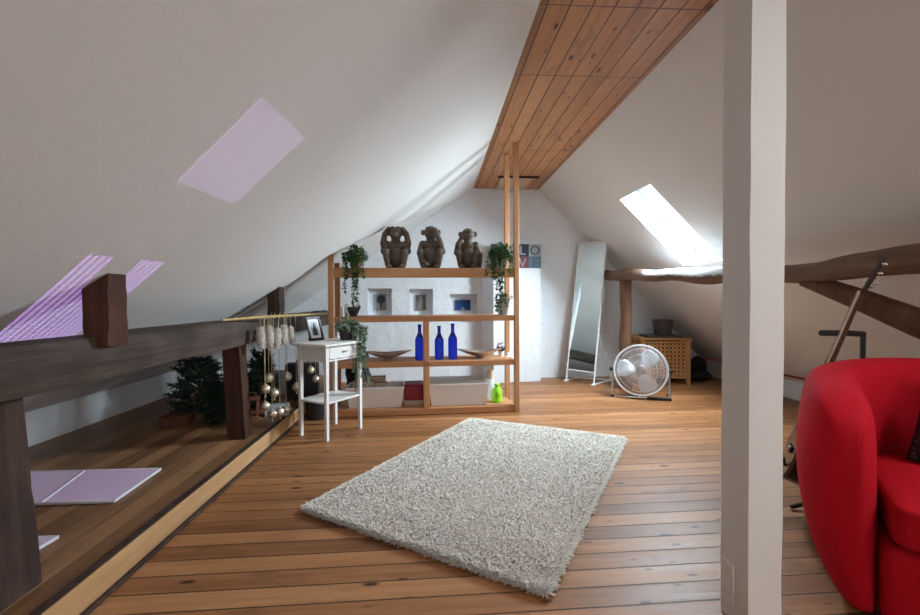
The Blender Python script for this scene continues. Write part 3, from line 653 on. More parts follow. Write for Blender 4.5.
# ------------------------------------------------------------------ side table
TX = V((.542, .840, 0)); TA = math.atan2(TX.y, TX.x); TH = .722
t = thing('side_table', 'small off-white side table with drawer and lower shelf', 'side table', (-.802, 3.231, 0), TA)
TM = Matrix.Translation((-.802, 3.231, 0)) @ Matrix.Rotation(TA, 4, 'Z')
tw, td = .365, .285; lg = .032
for u in (0, tw-lg*.3):
    for v in (0, td-lg*.3):
        MB().frustum([(u+a*.011, v+b*.011, 0) for a, b in ((-1, -1), (1, -1), (1, 1), (-1, 1))], [(u+a*lg/2, v+b*lg/2, TH-.02) for a, b in ((-1, -1), (1, -1), (1, 1), (-1, 1))]).build('leg', 'offwhite', t, smooth=0)
MB().span((-.045, -.045, TH-.02), (tw+.035, td+.035, TH), .004).build('table_top', 'offwhite', t)
mb = MB(); e = tw-lg*.3; f_ = td-lg*.3
mb.span((-.008, .016, .585), (.008, f_-.016, TH-.021), .002); mb.span((e-.008, .016, .585), (e+.008, f_-.016, TH-.021), .002); mb.span((.016, f_-.008, .585), (e-.016, f_+.008, TH-.021), .002); mb.span((.016, -.006, .585), (e-.016, .004, .598), .002)
mb.build('apron', 'offwhite', t)
MB().span((-.012, -.012, .27), (e+.012, f_+.012, .285), .003).build('lower_shelf', 'offwhite', t)
d_ = MB().span((.020, -.014, .603), (e-.020, .0, TH-.024), .003).build('drawer', 'offwhite', t)
mb = MB(); c = e/2
for s_ in (-1, 1): mb.tube([(c, -.018, .652), (c+s_*.014, -.024, .660), (c+s_*.03, -.022, .656), (c+s_*.022, -.018, .646), (c, -.018, .652)], .0035, 6)
mb.ball((c, -.022, .652), .008); mb.build('handle', 'chrome', d_)
def onT(x, y): v = ray(x, y); return CAM+v*((TH-H)/v.z)
p = onT(319, 340.5); t = thing('photo_frame', 'black framed photograph of a dark figure leaning on the side table', 'photo frame', (p.x-.01, p.y, TH), TA)
rm = Matrix.Rotation(R(-16), 3, 'X'); fwid, fh = .145, .195
def fp(x, y, z_): return rm @ V((x, y, z_))
mb = MB()
for a, b in (((-fwid/2, 0, 0), (fwid/2, .012, .018)), ((-fwid/2, 0, fh-.018), (fwid/2, .012, fh)), ((-fwid/2, 0, .018), (-fwid/2+.018, .012, fh-.018)), ((fwid/2-.018, 0, .018), (fwid/2, .012, fh-.018))):
    mb.span(a, b, .002)
mb.span((-fwid/2+.002, .011, .002), (fwid/2-.002, .014, fh-.002), 0)
mb.v = [tuple(rm @ V(q)+V((0, 0, .004))) for q in mb.v]; mb.build('frame', 'black', t)
mb = MB(); rect(mb, -fwid/2+.015, .015, fwid/2-.015, fh-.015, .008, 0); rect(mb, -.035, .04, .035, fh-.04, .0075, 1)
poly(mb, [(-.022, .04), (.022, .04), (.020, .09), (.012, .115), (.010, .135), (0, .145), (-.010, .135), (-.012, .115), (-.020, .09)], .007, 2)
mb.v = [tuple(rm @ V(q)+V((0, 0, .004))) for q in mb.v]; mb.build('photo', [plain('mat_white', (.72, .72, .74), .6, 0, .02), plain('photo_grey', (.42, .43, .47), .5), plain('photo_dark', (.03, .03, .04), .5)], t, smooth=0)
mb = MB(); mb.span((-.02, .03, .0), (.02, .034, .12), .001); mb.v = [(a, b+.055-c*.35, c) for a, b, c in mb.v]; mb.build('easel_leg', 'black', t)
p = onT(346, 340); trailing('trailing_plant', 'pale leafy plant spilling from dark pot over the edge of the side table', (p.x, p.y+.02, TH), (.048, .062, .105), 'pot_dark', (.085, .08, .08), [], 'leaf_pale', .034, None, 260)
pl_ = [o for o in C.objects if o.get('label', '').startswith('pale leafy')][0]
mb = MB(); st = MB()
for k in range(15):
    a = random.uniform(.05, .17); b = random.uniform(-.12, -.035); L = random.uniform(.12, .50); q = V((a, b+.01, .10)); pts = [V((.01, 0, .10)), V((a*.6, b*.5, .14)), q.copy()]
    while pts[-1].z > .10-L: q = q+V((random.uniform(-.01, .01), random.uniform(-.008, .008), -.028)); pts.append(q.copy())
    st.tube(pts, .0018, 5)
    for q in pts[1:]:
        for j in range(6): d = rdir(); d.z = d.z*.5-.4; leaf(mb, q+V((0, 0, random.uniform(-.015, .015))), d, random.uniform(.018, .036), .010)
mb.build('hanging_leaves', 'leaf_pale', pl_, smooth=0); st.build('hanging_stems', 'stem', pl_)
p = onT(338.5, 338); tag(MB().lathe([(0, 0), (.014, 0), (.016, .006), (.009, .03), (.013, .05), (.008, .075), (.011, .085), (.006, .098), (0, .10)], 14).build('figurine', 'white', loc=(p.x-.005, p.y, TH)), 'tiny white figurine on the side table beside the dark pot', 'figurine')

# ------------------------------------------------------------------ stick with hanging ornaments
s0, s1 = V((-1.30, 2.72, .928)), V((-.985, 4.035, .925))
t = thing('bamboo_stick', 'thin golden stick lying from the purlin to the shelving, ornaments hung on it', 'stick', (0, 0, 0))
MB().tube([s0, s0.lerp(s1, .3)+V((0, 0, .004)), s0.lerp(s1, .7), s1], [.008, .010, .009, .007], 8).build('stick', 'gold', t)
for k in range(13):
    q = s0.lerp(s1, .28+.04*k); mb = MB(); mb.tube([q+V((0, .008*math.cos(a), .012*math.sin(a))) for a in [6.2832*j/8 for j in range(9)]], .003, 5, False); mb.tube([q+V((0, 0, .008)), q+V((random.uniform(-.012, .012), 0, .03))], .0025, 5); mb.build('binding_knot', 'string', t)
def on_stick(x):
    best = min(range(401), key=lambda k: abs(460+FP*(s0.lerp(s1, k/400)-CAM).dot(rt)/(s0.lerp(s1, k/400)-CAM).dot(fw)-x)); return s0.lerp(s1, best/400)
cone = None
CL = ('first frosted cone ornament on the golden stick, at its purlin end', 'second frosted cone ornament from the purlin end of the stick', 'third frosted cone ornament from the purlin end of the stick', 'fourth frosted cone ornament from the purlin end of the stick', 'smallest frosted cone ornament, beside the photo frame')
for i, (x, y) in enumerate(((260.5, 340), (269.5, 339), (276.5, 343), (284, 339), (292, 339))):
    q = on_stick(x)
    if cone is None:
        t = cone = thing('cone_ornament', CL[0], 'ornament'); mb = MB()
        mb.lathe([(0, 0), (.012, .01), (.024, .05), (.027, .10), (.020, .145), (0, .165)], 12)
        for k in range(90):
            z_ = .008+.15*k/90; a = k*2.4; rr_ = lerp(z_, ((0, .006), (.05, .026), (.10, .029), (.15, .02), (.17, .0))); d = V((math.cos(a), math.sin(a), -.9)); leaf(mb, (math.cos(a)*rr_*.8, math.sin(a)*rr_*.8, z_+.012), d, .02, .009)
        mb.build('cone', 'cone', t, smooth=0); mb = MB(); mb.tube([(0, 0, .16), (0, 0, .235)], .002, 5); mb.build('cord', 'string', t)
        parts = list(t.children)
    else:
        t = cone.copy(); C.objects.link(t)
        for ch in parts: c_ = ch.copy(); C.objects.link(c_); c_.parent = t
    t.location = (q.x+random.uniform(-.006, .006), q.y, q.z-.235-(.0, .0, .02, .0, .01)[i]+.008); t.scale = (1, 1, 1) if i < 4 else (.75, .75, .95); t.rotation_euler = (random.uniform(-.08, .08), random.uniform(-.08, .08), i*1.3)
    tag(t, CL[i], 'ornament', 'frosted cones on the stick')
BL = [(268, 378), (264.4, 389), (273, 393), (286.6, 376.6), (264, 406), (271, 414), (278.6, 412), (285, 409), (295.5, 387), (310, 370), (315, 379)]
BN = ['silver-gold ball hung highest beside the reddish post', 'silver-gold ball hanging just below the highest one by the reddish post', 'silver-gold ball in the middle of the hanging cluster', 'silver-gold ball hung alone on a long string in the middle of the stick', 'silver-gold ball low beside the reddish post, above the lowest row', 'silver-gold ball hanging lowest of the cluster', 'silver-gold ball in the lowest row, between two touching balls', 'silver-gold ball ending the lowest row before the grey box', 'silver-gold ball half hidden by the side table leg', 'upper silver-gold ball seen between the side table legs', 'lower silver-gold ball seen between the side table legs']
ball0 = None
for i, (x, y) in enumerate(BL):
    q = on_stick(min(x, 322)) ; v = ray(x, y); p = CAM+v*(q.y/v.y); p = V((q.x, q.y, p.z))
    L = q.z-p.z
    t = thing('hanging_ball', BN[i], 'ornament', p, 0, 'silver balls hung from the stick')
    if ball0 is None:
        ball0 = MB().ball((0, 0, 0), .033, u=18, v_=12).tube([(0, 0, .026), (0, 0, .038)], .007, 8).build('ball', 'silvergold', t)
    else:
        c_ = ball0.copy(); C.objects.link(c_); c_.parent = t
    MB().tube([(0, 0, .034), (0, 0, L-.006)], .0022, 5).build('string', 'string', t)
    if y > 380: MB().tube([(0, 0, -.028), (0, 0, -.055)], [.003, .006], 6).build('tassel', 'string', t)

# ------------------------------------------------------------------ heap under the slope
def fir(name, label, c, rx, ry, h, n, seed):
    random.seed(seed); mb = MB(); st = MB(); t = thing(name, label, 'artificial tree', c)
    for k in range(n):
        a = random.uniform(0, 6.283); z_ = random.uniform(.05, 1)*h; rr_ = random.uniform(.5, 1)*(1.05-.5*z_/h)
        e = V((math.cos(a)*rx*rr_, math.sin(a)*ry*rr_, z_)); s_ = V((e.x*.1, e.y*.1, max(.02, z_-.05))); st.tube([s_, (s_+e)/2+V((0, 0, .02)), e], [.005, .004, .002], 4)
        for j in range(34):
            q = s_.lerp(e, random.uniform(.3, 1)); d = (e-s_).normalized()+rdir()*.9; leaf(mb, q, d, random.uniform(.03, .055), .0035)
    for q in range(len(mb.v)):
        if mb.v[q][2] < .004: mb.v[q] = (mb.v[q][0], mb.v[q][1], .004)
    mb.build('needles', 'leaf_dark', t, smooth=0); st.build('branches', 'stem', t)
    MB().tube([(0, 0, 0), (0, 0, h*.9)], [.02, .008], 8).build('trunk', 'dark_post', t)
fir('artificial_fir', 'dark green artificial fir under the purlin, on the knee wall side of the reddish post', (-2.0, 3.78, .1), .30, .24, .48, 170, 3)
fir('artificial_fir', 'dark green artificial fir between the reddish post and the hanging balls', (-1.56, 3.95, .1), .16, .2, .50, 120, 4)
fir('artificial_fir', 'low dark green artificial fir touching the lantern side of the reddish post', (-1.66, 3.42, .1), .13, .13, .34, 90, 5)
random.seed(11)
t = thing('lantern', 'small faded red lantern on the raised floor behind the reddish post', 'lantern', (-1.48, 3.56, .1), .3)
mb = MB(); a = .045
for x in (-a, a):
    for y in (-a, a): mb.span((x-.008, y-.008, .0), (x+.008, y+.008, .15), .002)
mb.span((-.058, -.058, 0), (.058, .058, .018), .003); mb.span((-.058, -.058, .145), (.058, .058, .162), .003); mb.build('frame', plain('faded_red', (.22, .065, .045), .7), t)
MB().tube([(-.035, 0, .16), (-.03, 0, .20), (.03, 0, .20), (.035, 0, .16)], .005, 6).build('handle', plain('faded_red_handle', (.22, .065, .045), .7), t)
o = MB().span((-.09, -.06, 0), (.09, .06, .085), .004).build('grey_box', plain('bluish_card', (.42, .44, .48), .7), loc=(-1.30, 3.62, .101)); o.rotation_euler.z = .25; tag(o, 'pale bluish grey carton behind the hanging balls on the raised floor', 'box')
o = MB().span((-.10, -.07, 0), (.10, .07, .07), .004).build('wooden_crate', 'log_post', loc=(-1.98, 3.42, .101)); o.rotation_euler.z = .1; tag(o, 'low light brown wooden crate in front of the big fir', 'crate')
t = thing('black_bin', 'small black bin on the plank floor behind the side table', 'bin', (-1.05, 3.86, 0))
MB().lathe([(0, 0), (.075, 0), (.09, .15), (.085, .15), (.072, .012), (0, .012)], 20).build('bin_body', 'black', t)
o = MB().box((0, 0, .17), (.30, .14, .34), None, .02, seg=3).build('suitcase', plain('dark_suitcase', (.02, .022, .026), .5), loc=(-1.28, 4.24, .101)); o.rotation_euler.z = .1
o2 = MB().tube([(-.05, 0, .338), (-.05, 0, .365), (.05, 0, .365), (.05, 0, .338)], .007, 6).build('handle', 'black', o); tag(o, 'dark upright suitcase on the raised floor behind the side table', 'suitcase')
o = MB().box((0, 0, .11), (.34, .24, .22), None, .006).build('carton', plain('dull_grey_carton', (.16, .16, .17), .7), loc=(-1.70, 4.45, .101)); tag(o, 'dull grey carton deep under the slope behind the firs', 'box')

# ------------------------------------------------------------------ pink ribbed sheets
def sheet(c, label):
    t = thing('ribbed_sheet', label, 'plastic sheet', (0, 0, 0), 0, 'pink sheets on the raised floor'); cs = [V((x, y, 0)) for x, y in c]     # fl, fr, br, bl
    z0, z1 = .101, .113; MB().frustum([q+V((0, 0, z0)) for q in cs], [q+V((0, 0, z1)) for q in cs]).build('panel', 'mauve', t, smooth=0)
    mb = MB()
    for k in range(4):
        a, b = cs[k]+V((0, 0, .109)), cs[(k+1) % 4]+V((0, 0, .109)); d = (b-a).normalized(); s_ = V((-d.y, d.x, 0)); mb.box((a+b)/2, ((b-a).length+.012, .012, .014), basis(d, s_, (0, 0, 1)), .002)
    mb.build('edging', 'sheet_edge', t); return t
t = sheet(((-2.35, 2.10), (-1.509, 2.098), (-1.536, 2.481), (-2.35, 2.49)), 'pink ribbed plastic sheet with white edging, seen whole behind the dark post')
a, b = V((-1.835, 2.105, .115)), V((-1.935, 2.478, .115)); d = (b-a).normalized(); MB().box((a+b)/2, ((b-a).length, .01, .006), basis(d, (-d.y, d.x, 0), (0, 0, 1)), .001).build('divider_strip', 'sheet_edge', t)
sheet(((-2.15, 1.40), (-1.53, 1.40), (-1.509, 1.79), (-2.15, 1.79)), 'pink ribbed plastic sheet mostly hidden by the thick dark post')

# ------------------------------------------------------------------ rug
rg = [atz(x, y, .02) for x, y in ((303.5, 508), (547, 592), (625, 438), (471, 419))]
def rp(u, v): return rg[0]*(1-u)*(1-v)+rg[1]*u*(1-v)+rg[2]*u*v+rg[3]*(1-u)*v
rs = np.random.default_rng(5); NT = 150000
U = rs.random(NT); W = rs.random(NT); P0 = [np.array(q[:]) for q in rg]
B = (P0[0][None]*((1-U)*(1-W))[:, None]+P0[1][None]*(U*(1-W))[:, None]+P0[2][None]*(U*W)[:, None]+P0[3][None]*((1-U)*W)[:, None]); B[:, 2] = .012
ang = rs.random(NT)*6.283
lean = rs.random(NT)*.8+.1; NE = 26000; sel = np.arange(NE); side = rs.integers(0, 4, NE); tt = rs.random(NE)
Q0 = np.array([[q.x, q.y, 0] for q in rg]); B[sel] = Q0[side]*(1-tt)[:, None]+Q0[(side+1) % 4]*tt[:, None]; CN = Q0.mean(0); B[sel] = CN+(B[sel]-CN)*(.968+.024*rs.random(NE))[:, None]; B[sel, 2] = .002+.011*rs.random(NE)
ev = Q0[(side+1) % 4]-Q0[side]; ang[sel] = np.arctan2(-ev[:, 0], ev[:, 1])+rs.normal(0, 1.0, NE); lean[sel] = .35+1.1*rs.random(NE)
ln = .020+.015*rs.random(NT); wdt = .0022+.0014*rs.random(NT)
D = np.stack([np.cos(ang)*np.sin(lean), np.sin(ang)*np.sin(lean), np.cos(lean)], 1); sd = np.stack([-np.sin(ang), np.cos(ang), np.zeros(NT)], 1)*wdt[:, None]
mid = B+D*(ln*.55)[:, None]; tip = mid+(D*np.array([1, 1, .35])+np.stack([np.cos(ang), np.sin(ang), 0*ang], 1)*.25)*(ln*.5)[:, None]
VV = np.stack([B-sd, B+sd, mid-sd, mid+sd, tip-sd*.6, tip+sd*.6], 1).reshape(-1, 3)
i6 = np.arange(NT)[:, None]*6; FF = np.concatenate([i6+np.array([[0, 1, 3, 2]]), i6+np.array([[2, 3, 5, 4]])], 1).reshape(-1, 4)
nb = len(VV); base = []
gc = (rg[0]+rg[1]+rg[2]+rg[3])/4
for z_, k in ((.002, .995), (.013, .985)):
    for q in rg: base.append((gc.x+(q.x-gc.x)*k, gc.y+(q.y-gc.y)*k, z_))
me = bpy.data.meshes.new('shag_rug'); FB = [(3, 2, 1, 0), (4, 5, 6, 7), (0, 1, 5, 4), (1, 2, 6, 5), (2, 3, 7, 6), (3, 0, 4, 7)]
me.from_pydata(np.concatenate([VV, np.array(base)]).tolist(), [], FF.tolist()+[tuple(i+nb for i in f) for f in FB]); me.materials.append(MAT['shag']); me.update()
o = bpy.data.objects.new('shag_rug', me); C.objects.link(o); tag(o, 'cream shaggy rug lying askew on the plank floor', 'rug')

# ------------------------------------------------------------------ mirror
mL, mR = V((1.664, 5.345, 0)), V((1.905, 5.040, 0)); ex = (mR-mL).normalized(); eb = V((-ex.y, ex.x, 0)); mw = (mR-mL).length
t = thing('floor_mirror', 'tall leaning white-framed standing mirror against the gable wall', 'mirror', (0, 0, 0))
LEAN = .30; MH = 1.765
dz = (V((0, 0, MH))+eb*LEAN).normalized(); LL = MH/dz.z
def mp(u, s_): return mL+ex*u+dz*s_
mb = MB(); c = .035
loop = [mp(0, .0), mp(0, LL-c), mp(c*.3, LL-c*.3), mp(c, LL), mp(mw-c, LL), mp(mw-c*.3, LL-c*.3), mp(mw, LL-c), mp(mw, 0)]
mb.tube(loop, .011, 8); mb.tube([mp(0, .15), mp(mw, .15)], .010, 8); mb.build('frame', 'white', t, smooth=60)
mm = MB(); nn = ex.cross(dz)
pts = [mp(.008, .155), mp(mw-.008, .155), mp(mw-.008, LL-c), mp(mw-c, LL-.008), mp(c, LL-.008), mp(.008, LL-c)]; k = len(pts)
mm.add([q+nn*.003 for q in pts]+[q-nn*.003 for q in pts], [tuple(range(k)), tuple(range(2*k-1, k-1, -1))]+[(i, i+k, (i+1) % k+k, (i+1) % k) for i in range(k)]); mm.build('mirror_glass', 'mirror', t, smooth=0)
mb = MB()
for u in (0, mw):
    a = mL+ex*u+V((0, 0, .012)); b = a+eb*.40; mb.tube([a-eb*.02, b if u else a+eb*.25], .010, 8)
    mb.tube([(b if u else a+eb*.25), mp(u, .62)-nn*0+eb*.012], .008, 8)
mb.tube([mL+eb*.25+V((0, 0, .014)), mR+eb*.40+V((0, 0, .014))], .009, 8); mb.build('stand', 'white', t, smooth=60)
for q in (mL, mR): MB().box(q-eb*.015+V((0, 0, .01)), (.05, .035, .02), basis(eb, ex, (0, 0, 1)), .004).build('foot', 'white', t)

# ------------------------------------------------------------------ fan
fL, fR = V((1.907, 4.483, 0)), V((2.399, 4.258, 0)); fe = (fR-fL).normalized(); fn = V((fe.y, -fe.x, 0)); fc = (fL+fR)/2; fzc = .292; FR_ = .258
t = thing('floor_fan', 'round chrome floor fan on a tubular stand in front of the hamper', 'fan', (fc.x, fc.y, 0), math.atan2(fe.y, fe.x))
TL = R(-9); FMx = Matrix.Translation((0, 0, fzc)) @ Matrix.Rotation(TL, 4, 'X') @ Matrix.Rotation(math.pi/2, 4, 'X')   # local z points to -Y
def ring(mb, r_, z_, th, seg=48): mb.tube([FMx @ V((r_*math.cos(a), r_*math.sin(a), z_)) for a in [6.2832*k/seg for k in range(seg+1)]], th, 6, False)
mb = MB(); ring(mb, FR_, .055, .009); ring(mb, FR_, -.055, .007); ring(mb, FR_*.62, .078, .0022); ring(mb, FR_*.85, .068, .0022); ring(mb, FR_*.36, .082, .0022)
for k in range(72):
    a = 6.2832*k/72; mb.tube([FMx @ V((r_*math.cos(a+tw_), r_*math.sin(a+tw_), z_)) for r_, z_, tw_ in ((.05, .085, 0), (.12, .085, .10), (.19, .076, .2), (FR_, .055, .28))], .0019, 4, False)
    if k % 2 == 0: mb.tube([FMx @ V((r_*math.cos(a), r_*math.sin(a), z_)) for r_, z_ in ((.06, -.10), (.2, -.09), (FR_, -.055))], .0013, 4, False)
    if k % 4 == 0: mb.tube([FMx @ V((FR_*math.cos(a), FR_*math.sin(a), z_)) for z_ in (.055, -.055)], .002, 4, False)
mb.build('cage', 'wire', t, smooth=60)
MB().lathe([(0, .095), (.045, .092), (.052, .085), (.048, .075), (0, .072)], 20, FMx).build('badge', 'chrome', t)
MB().lathe([(0, .05), (.04, .05), (.045, .02), (.045, -.02), (0, -.02)], 16, FMx).build('hub', 'blade', t)
MB().lathe([(0, -.03), (.065, -.03), (.07, -.06), (.07, -.14), (.05, -.16), (0, -.16)], 18, FMx).build('motor', 'black', t)
for k in range(3):
    a0 = R(52+120*k); mb = MB(); vs = []; fs = []; nu, nv = 10, 9
    for i in range(nu):
        r_ = .045+.190*i/(nu-1); half = R(lerp(i/(nu-1), ((0, 22), (.25, 31), (.6, 33), (.85, 27), (1, 12))))
        for j in range(nv):
            q = -1+2*j/(nv-1); a = a0+q*half+.25*(r_-.05); vs.append(FMx @ V((r_*math.cos(a), r_*math.sin(a), .01+q*.032*(1-.4*i/nu))))
    fs = [(i*nv+j, (i+1)*nv+j, (i+1)*nv+j+1, i*nv+j+1) for i in range(nu-1) for j in range(nv-1)]
    mb.add(vs, fs); o = mb.build('blade', 'blade', t, smooth=180); md = o.modifiers.new('thick', 'SOLIDIFY'); md.thickness = .003
hw = (fR-fL).length/2+.005
mb = MB(); mb.tube([(-hw, .0, fzc), (-hw, -.01, .10), (-hw, -.03, .035), (-hw+.04, -.045, .014), (-hw+.10, -.05, .012)], .011, 8); mb.tube([(hw, .0, fzc), (hw, -.01, .10), (hw, -.03, .035), (hw-.04, -.045, .014), (hw-.10, -.05, .012)], .011, 8)
mb.tube([(-hw+.1, -.05, .012), (hw-.1, -.05, .012)], .011, 8); mb.tube([(-hw, -.03, .03), (-hw, .17, .012)], .010, 8); mb.tube([(hw, -.03, .03), (hw, .17, .012)], .010, 8)
for s_ in (-1, 1): mb.tube([(s_*hw, 0, fzc), (s_*(FR_-.005), 0, fzc)], .012, 8)
mb.build('stand', 'chrome', t, smooth=60)
for s_ in (-1, 1):
    MB().box((s_*hw, -.035, .014), (.03, .05, .028), None, .006).build('rubber_foot', 'black', t); MB().box((s_*hw, .17, .012), (.03, .04, .024), None, .006).build('rubber_foot', 'black', t)
    MB().ball((s_*(hw+.012), 0, fzc), .022).build('knob', 'black', t)
MB().span((.06, -.07, .004), (hw-.02, -.035, .03), .006).build('foot_bar', 'black', t)

# ------------------------------------------------------------------ hamper
hc = V((3.055, 5.0, 0)); he = V((.80, -.60, 0)); hb = V((.60, .80, 0)); hw_ = .53; hd_ = .46
he = V((.97, -.20, 0)).normalized(); hb = V((-he.y, he.x, 0)); HH = .56
t = thing('lattice_hamper', 'wooden lattice hamper with square holes behind the floor fan', 'hamper', hc-he*hw_, math.atan2(he.y, he.x))
for u in (0, hw_):
    for v in (0, hd_): MB().span((u-.022, v-.022, 0), (u+.022, v+.022, HH-.025), .004).build('leg', 'hamper', t)
MB().span((-.04, -.04, HH-.024), (hw_+.04, hd_+.04, HH), .005).build('lid', 'hamper', t)
def lattice(L, z0, z1, nu, nz):
    mb = MB(); p = L/nu; q = (z1-z0)/nz
    for i in range(nu+1): mb.span((i*p-p*.27, 0, z0), (i*p+p*.27, .012, z1), 0)
    for j in range(nz+1): mb.span((-p*.27, .002, z0+j*q-q*.27), (L+p*.27, .010, z0+j*q+q*.27), 0)
    return mb
for og, a, L in (((.035, -.008, 0), 0, hw_-.07), ((.035, hd_-.004, 0), 0, hw_-.07), ((.006, .035, 0), math.pi/2, hd_-.07), ((hw_+.006, .035, 0), math.pi/2, hd_-.07)):
    mb = lattice(L, .085, HH-.05, 10, 9); m_ = Matrix.Translation(og) @ Matrix.Rotation(a, 4, 'Z'); mb.v = [tuple(m_ @ V(q)) for q in mb.v]; mb.build('lattice_panel', 'hamper', t, smooth=0)
tag(MB().span((.03, .03, .10), (hw_-.03, hd_-.03, HH-.04), .02).build('inner_bag', plain('dark_liner', (.05, .03, .02), .9), t))
HMx = Matrix.Translation(hc-he*hw_) @ Matrix.Rotation(math.atan2(he.y, he.x), 4, 'Z')
o = MB().box((0, 0, .012), (.42, .34, .024), None, .004).build('tray', plain('dark_wood_tray', (.07, .05, .04), .5), loc=HMx @ V((.27, .20, HH+.0005))); o.rotation_euler.z = math.atan2(he.y, he.x)+.05; tag(o, 'thin dark tray lying on the lattice hamper', 'tray')
tag(MB().lathe([(0, 0), (.09, 0), (.098, .01), (.118, .165), (.124, .19), (.118, .192), (.110, .17), (.092, .02), (0, .018)], 28).build('planter', plain('weathered_dark_pot', (.055, .052, .05), .55, 0, .4, 9), loc=HMx @ V((.29, .17, HH+.0255))), 'empty dark grey planter on the tray above the hamper', 'planter')
# black bag and red cable by the knee wall
mb = MB(); random.seed(21)
for k in range(18): d = rdir(); mb.ball((d.x*.13, d.y*.11, .16+d.z*.12), random.uniform(.05, .09), u=10, v_=7)
mb.ball((0, 0, .08), (.19, .16, .08))
o = mb.build('duffel_bag', 'black_cloth', smooth=180, loc=(3.34, 5.25, 0)); o.scale = (.85, .85, .85); md = o.modifiers.new('fuse', 'REMESH'); md.mode = 'VOXEL'; md.voxel_size = .014; md.use_smooth_shade = True; tag(o, 'slumped black bag on the floor between hamper and knee wall', 'bag')
tag(MB().tube([(3.36, 5.16, .262), (3.38, 5.1, .285), (3.50, 5.0, .285), (3.575, 4.8, .255), (3.58, 4.3, .252), (3.58, 3.6, .25)], .009, 6).build('red_cable', plain('red_rubber', (.30, .01, .015), .5)), 'red cable running from the black bag along the knee wall', 'cable')

# ------------------------------------------------------------------ guitar and stand
gb, gh = at(780, 474, 1.97), at(877, 257, 1.86)
ga = (gh-gb); GL = ga.length; ga.normalize(); gf = V((-.80, .60, 0)); gf = (gf-ga*gf.dot(ga)).normalized(); gs = ga.cross(gf)   # axis, face normal, side
gm = basis(gs, ga, gf).to_4x4(); gm.translation = gb; k_ = GL/1.04
t = thing('acoustic_guitar', 'dark acoustic guitar leaning on a stand behind the red armchair', 'guitar'); t.matrix_world = gm @ Matrix.Scale(k_, 4)
prof = [(0, 0), (.09, .003), (.155, .035), (.187, .10), (.180, .165), (.145, .215), (.118, .255), (.122, .30), (.140, .345), (.135, .395), (.10, .435), (.04, .455), (0, .458)]
out = []
for i in range(len(prof)-1):
    for j in range(4):
        f_ = j/4; p_, q_ = prof[max(i-1, 0)], prof[i]; r_, s_ = prof[i+1], prof[min(i+2, len(prof)-1)]
        out.append(tuple(.5*(2*q_[c]+(r_[c]-p_[c])*f_+(2*p_[c]-5*q_[c]+4*r_[c]-s_[c])*f_*f_+(3*q_[c]-p_[c]-3*r_[c]+s_[c])*f_**3) for c in (0, 1)))
out = [q for q in out if q[0] >= 0]; full = out+[(-x, y) for x, y in reversed(out[1:])]; n_ = len(full)
mb = MB(); mb.add([(x, y, -.10) for x, y in full]+[(x, y, 0) for x, y in full], [tuple(range(n_-1, -1, -1))]+[(i, (i+1) % n_, (i+1) % n_+n_, i+n_) for i in range(n_)]); mb.build('body', 'guitar_dark', t, smooth=40)
MB().add([(x*.985, .004+y*.985, .0005) for x, y in full]+[(x*.985, .004+y*.985, .004) for x, y in full], [tuple(n_+i for i in range(n_))]+[(i, (i+1) % n_, (i+1) % n_+n_, i+n_) for i in range(n_)]).build('soundboard', 'guitar_top', t, smooth=0)
mb = MB(); mb.tube([(x, y, -.002) for x, y in full]+[(full[0][0], full[0][1], -.002)], .004, 5, False); mb.build('binding', 'guitar_neck', t)
mb = MB(); mb.tube([(-.029, .37, .009), (-.0225, .88, .009)], .0035, 5); mb.tube([(.029, .37, .009), (.0225, .88, .009)], .0035, 5); mb.build('neck_binding', 'binding', t)
mb = MB(); mb.lathe([(.052, 0), (.052, .003), (.046, .004), (0, .004)], 24, Matrix.Translation((0, .31, .002))); mb.build('sound_hole', 'black', t)
mb = MB(); mb.box((0, .13, .010), (.16, .026, .012), None, .003); mb.build('bridge', 'guitar_dark', t)
mb = MB()
rings = [(.40, .030, .045), (.46, .030, .030), (.50, .026, .019), (.70, .024, .017), (.85, .022, .015), (.88, .022, .014)]
vs = []
for y, hw2, dp in rings:
    for a in range(7): b = math.pi*a/6; vs.append((hw2*math.cos(b), y, -dp*math.sin(b)+.004))
fs = [(i*7+a, i*7+a+1, (i+1)*7+a+1, (i+1)*7+a) for i in range(len(rings)-1) for a in range(6)]+[(i*7+6, i*7, (i+1)*7, (i+1)*7+6) for i in range(len(rings)-1)]
mb.add(vs, fs); mb.build('neck', 'guitar_neck', t, smooth=50)
MB().frustum([(-.028, .36, .004), (.028, .36, .004), (.028, .36, .010), (-.028, .36, .010)], [(-.022, .88, .004), (.022, .88, .004), (.022, .88, .010), (-.022, .88, .010)]).build('fretboard', 'guitar_dark', t, smooth=0)
hd = MB().frustum([(-.024, .875, -.012), (.024, .875, -.012), (.024, .875, .004), (-.024, .875, .004)], [(-.036, 1.04, -.030), (.036, 1.04, -.030), (.036, 1.04, -.016), (-.036, 1.04, -.016)]).build('headstock', 'guitar_dark', t, smooth=0)
for s_ in (-1, 1):
    for j in range(3):
        y = .92+.042*j; MB().tube([(s_*.026, y, -.024), (s_*.052, y, -.026)], .004, 6).ball((s_*.056, y, -.026), (.008, .006, .010)).build('tuning_peg', 'chrome', hd)
mb = MB()
for j in range(6): x = -.018+.0072*j; mb.tube([(x*1.3, .13, .018), (x, .88, .013)], .0007, 4)
mb.build('strings', 'chrome', t)
t = thing('guitar_stand', 'black metal guitar stand with forked neck rest behind the red armchair', 'guitar stand')
q0 = gb+ga*(.56*k_); nk = at(842, 333, q0.y); yA, yB = at(821, 333, 1.90), at(863, 334, 1.98); ub = V((yB.x, yB.y, 0))
mb = MB(); mb.tube([yA, yA.lerp(yB, .5)+V((0, -.03, .004)), yB], .014, 8); mb.build('neck_rest', 'black', t)
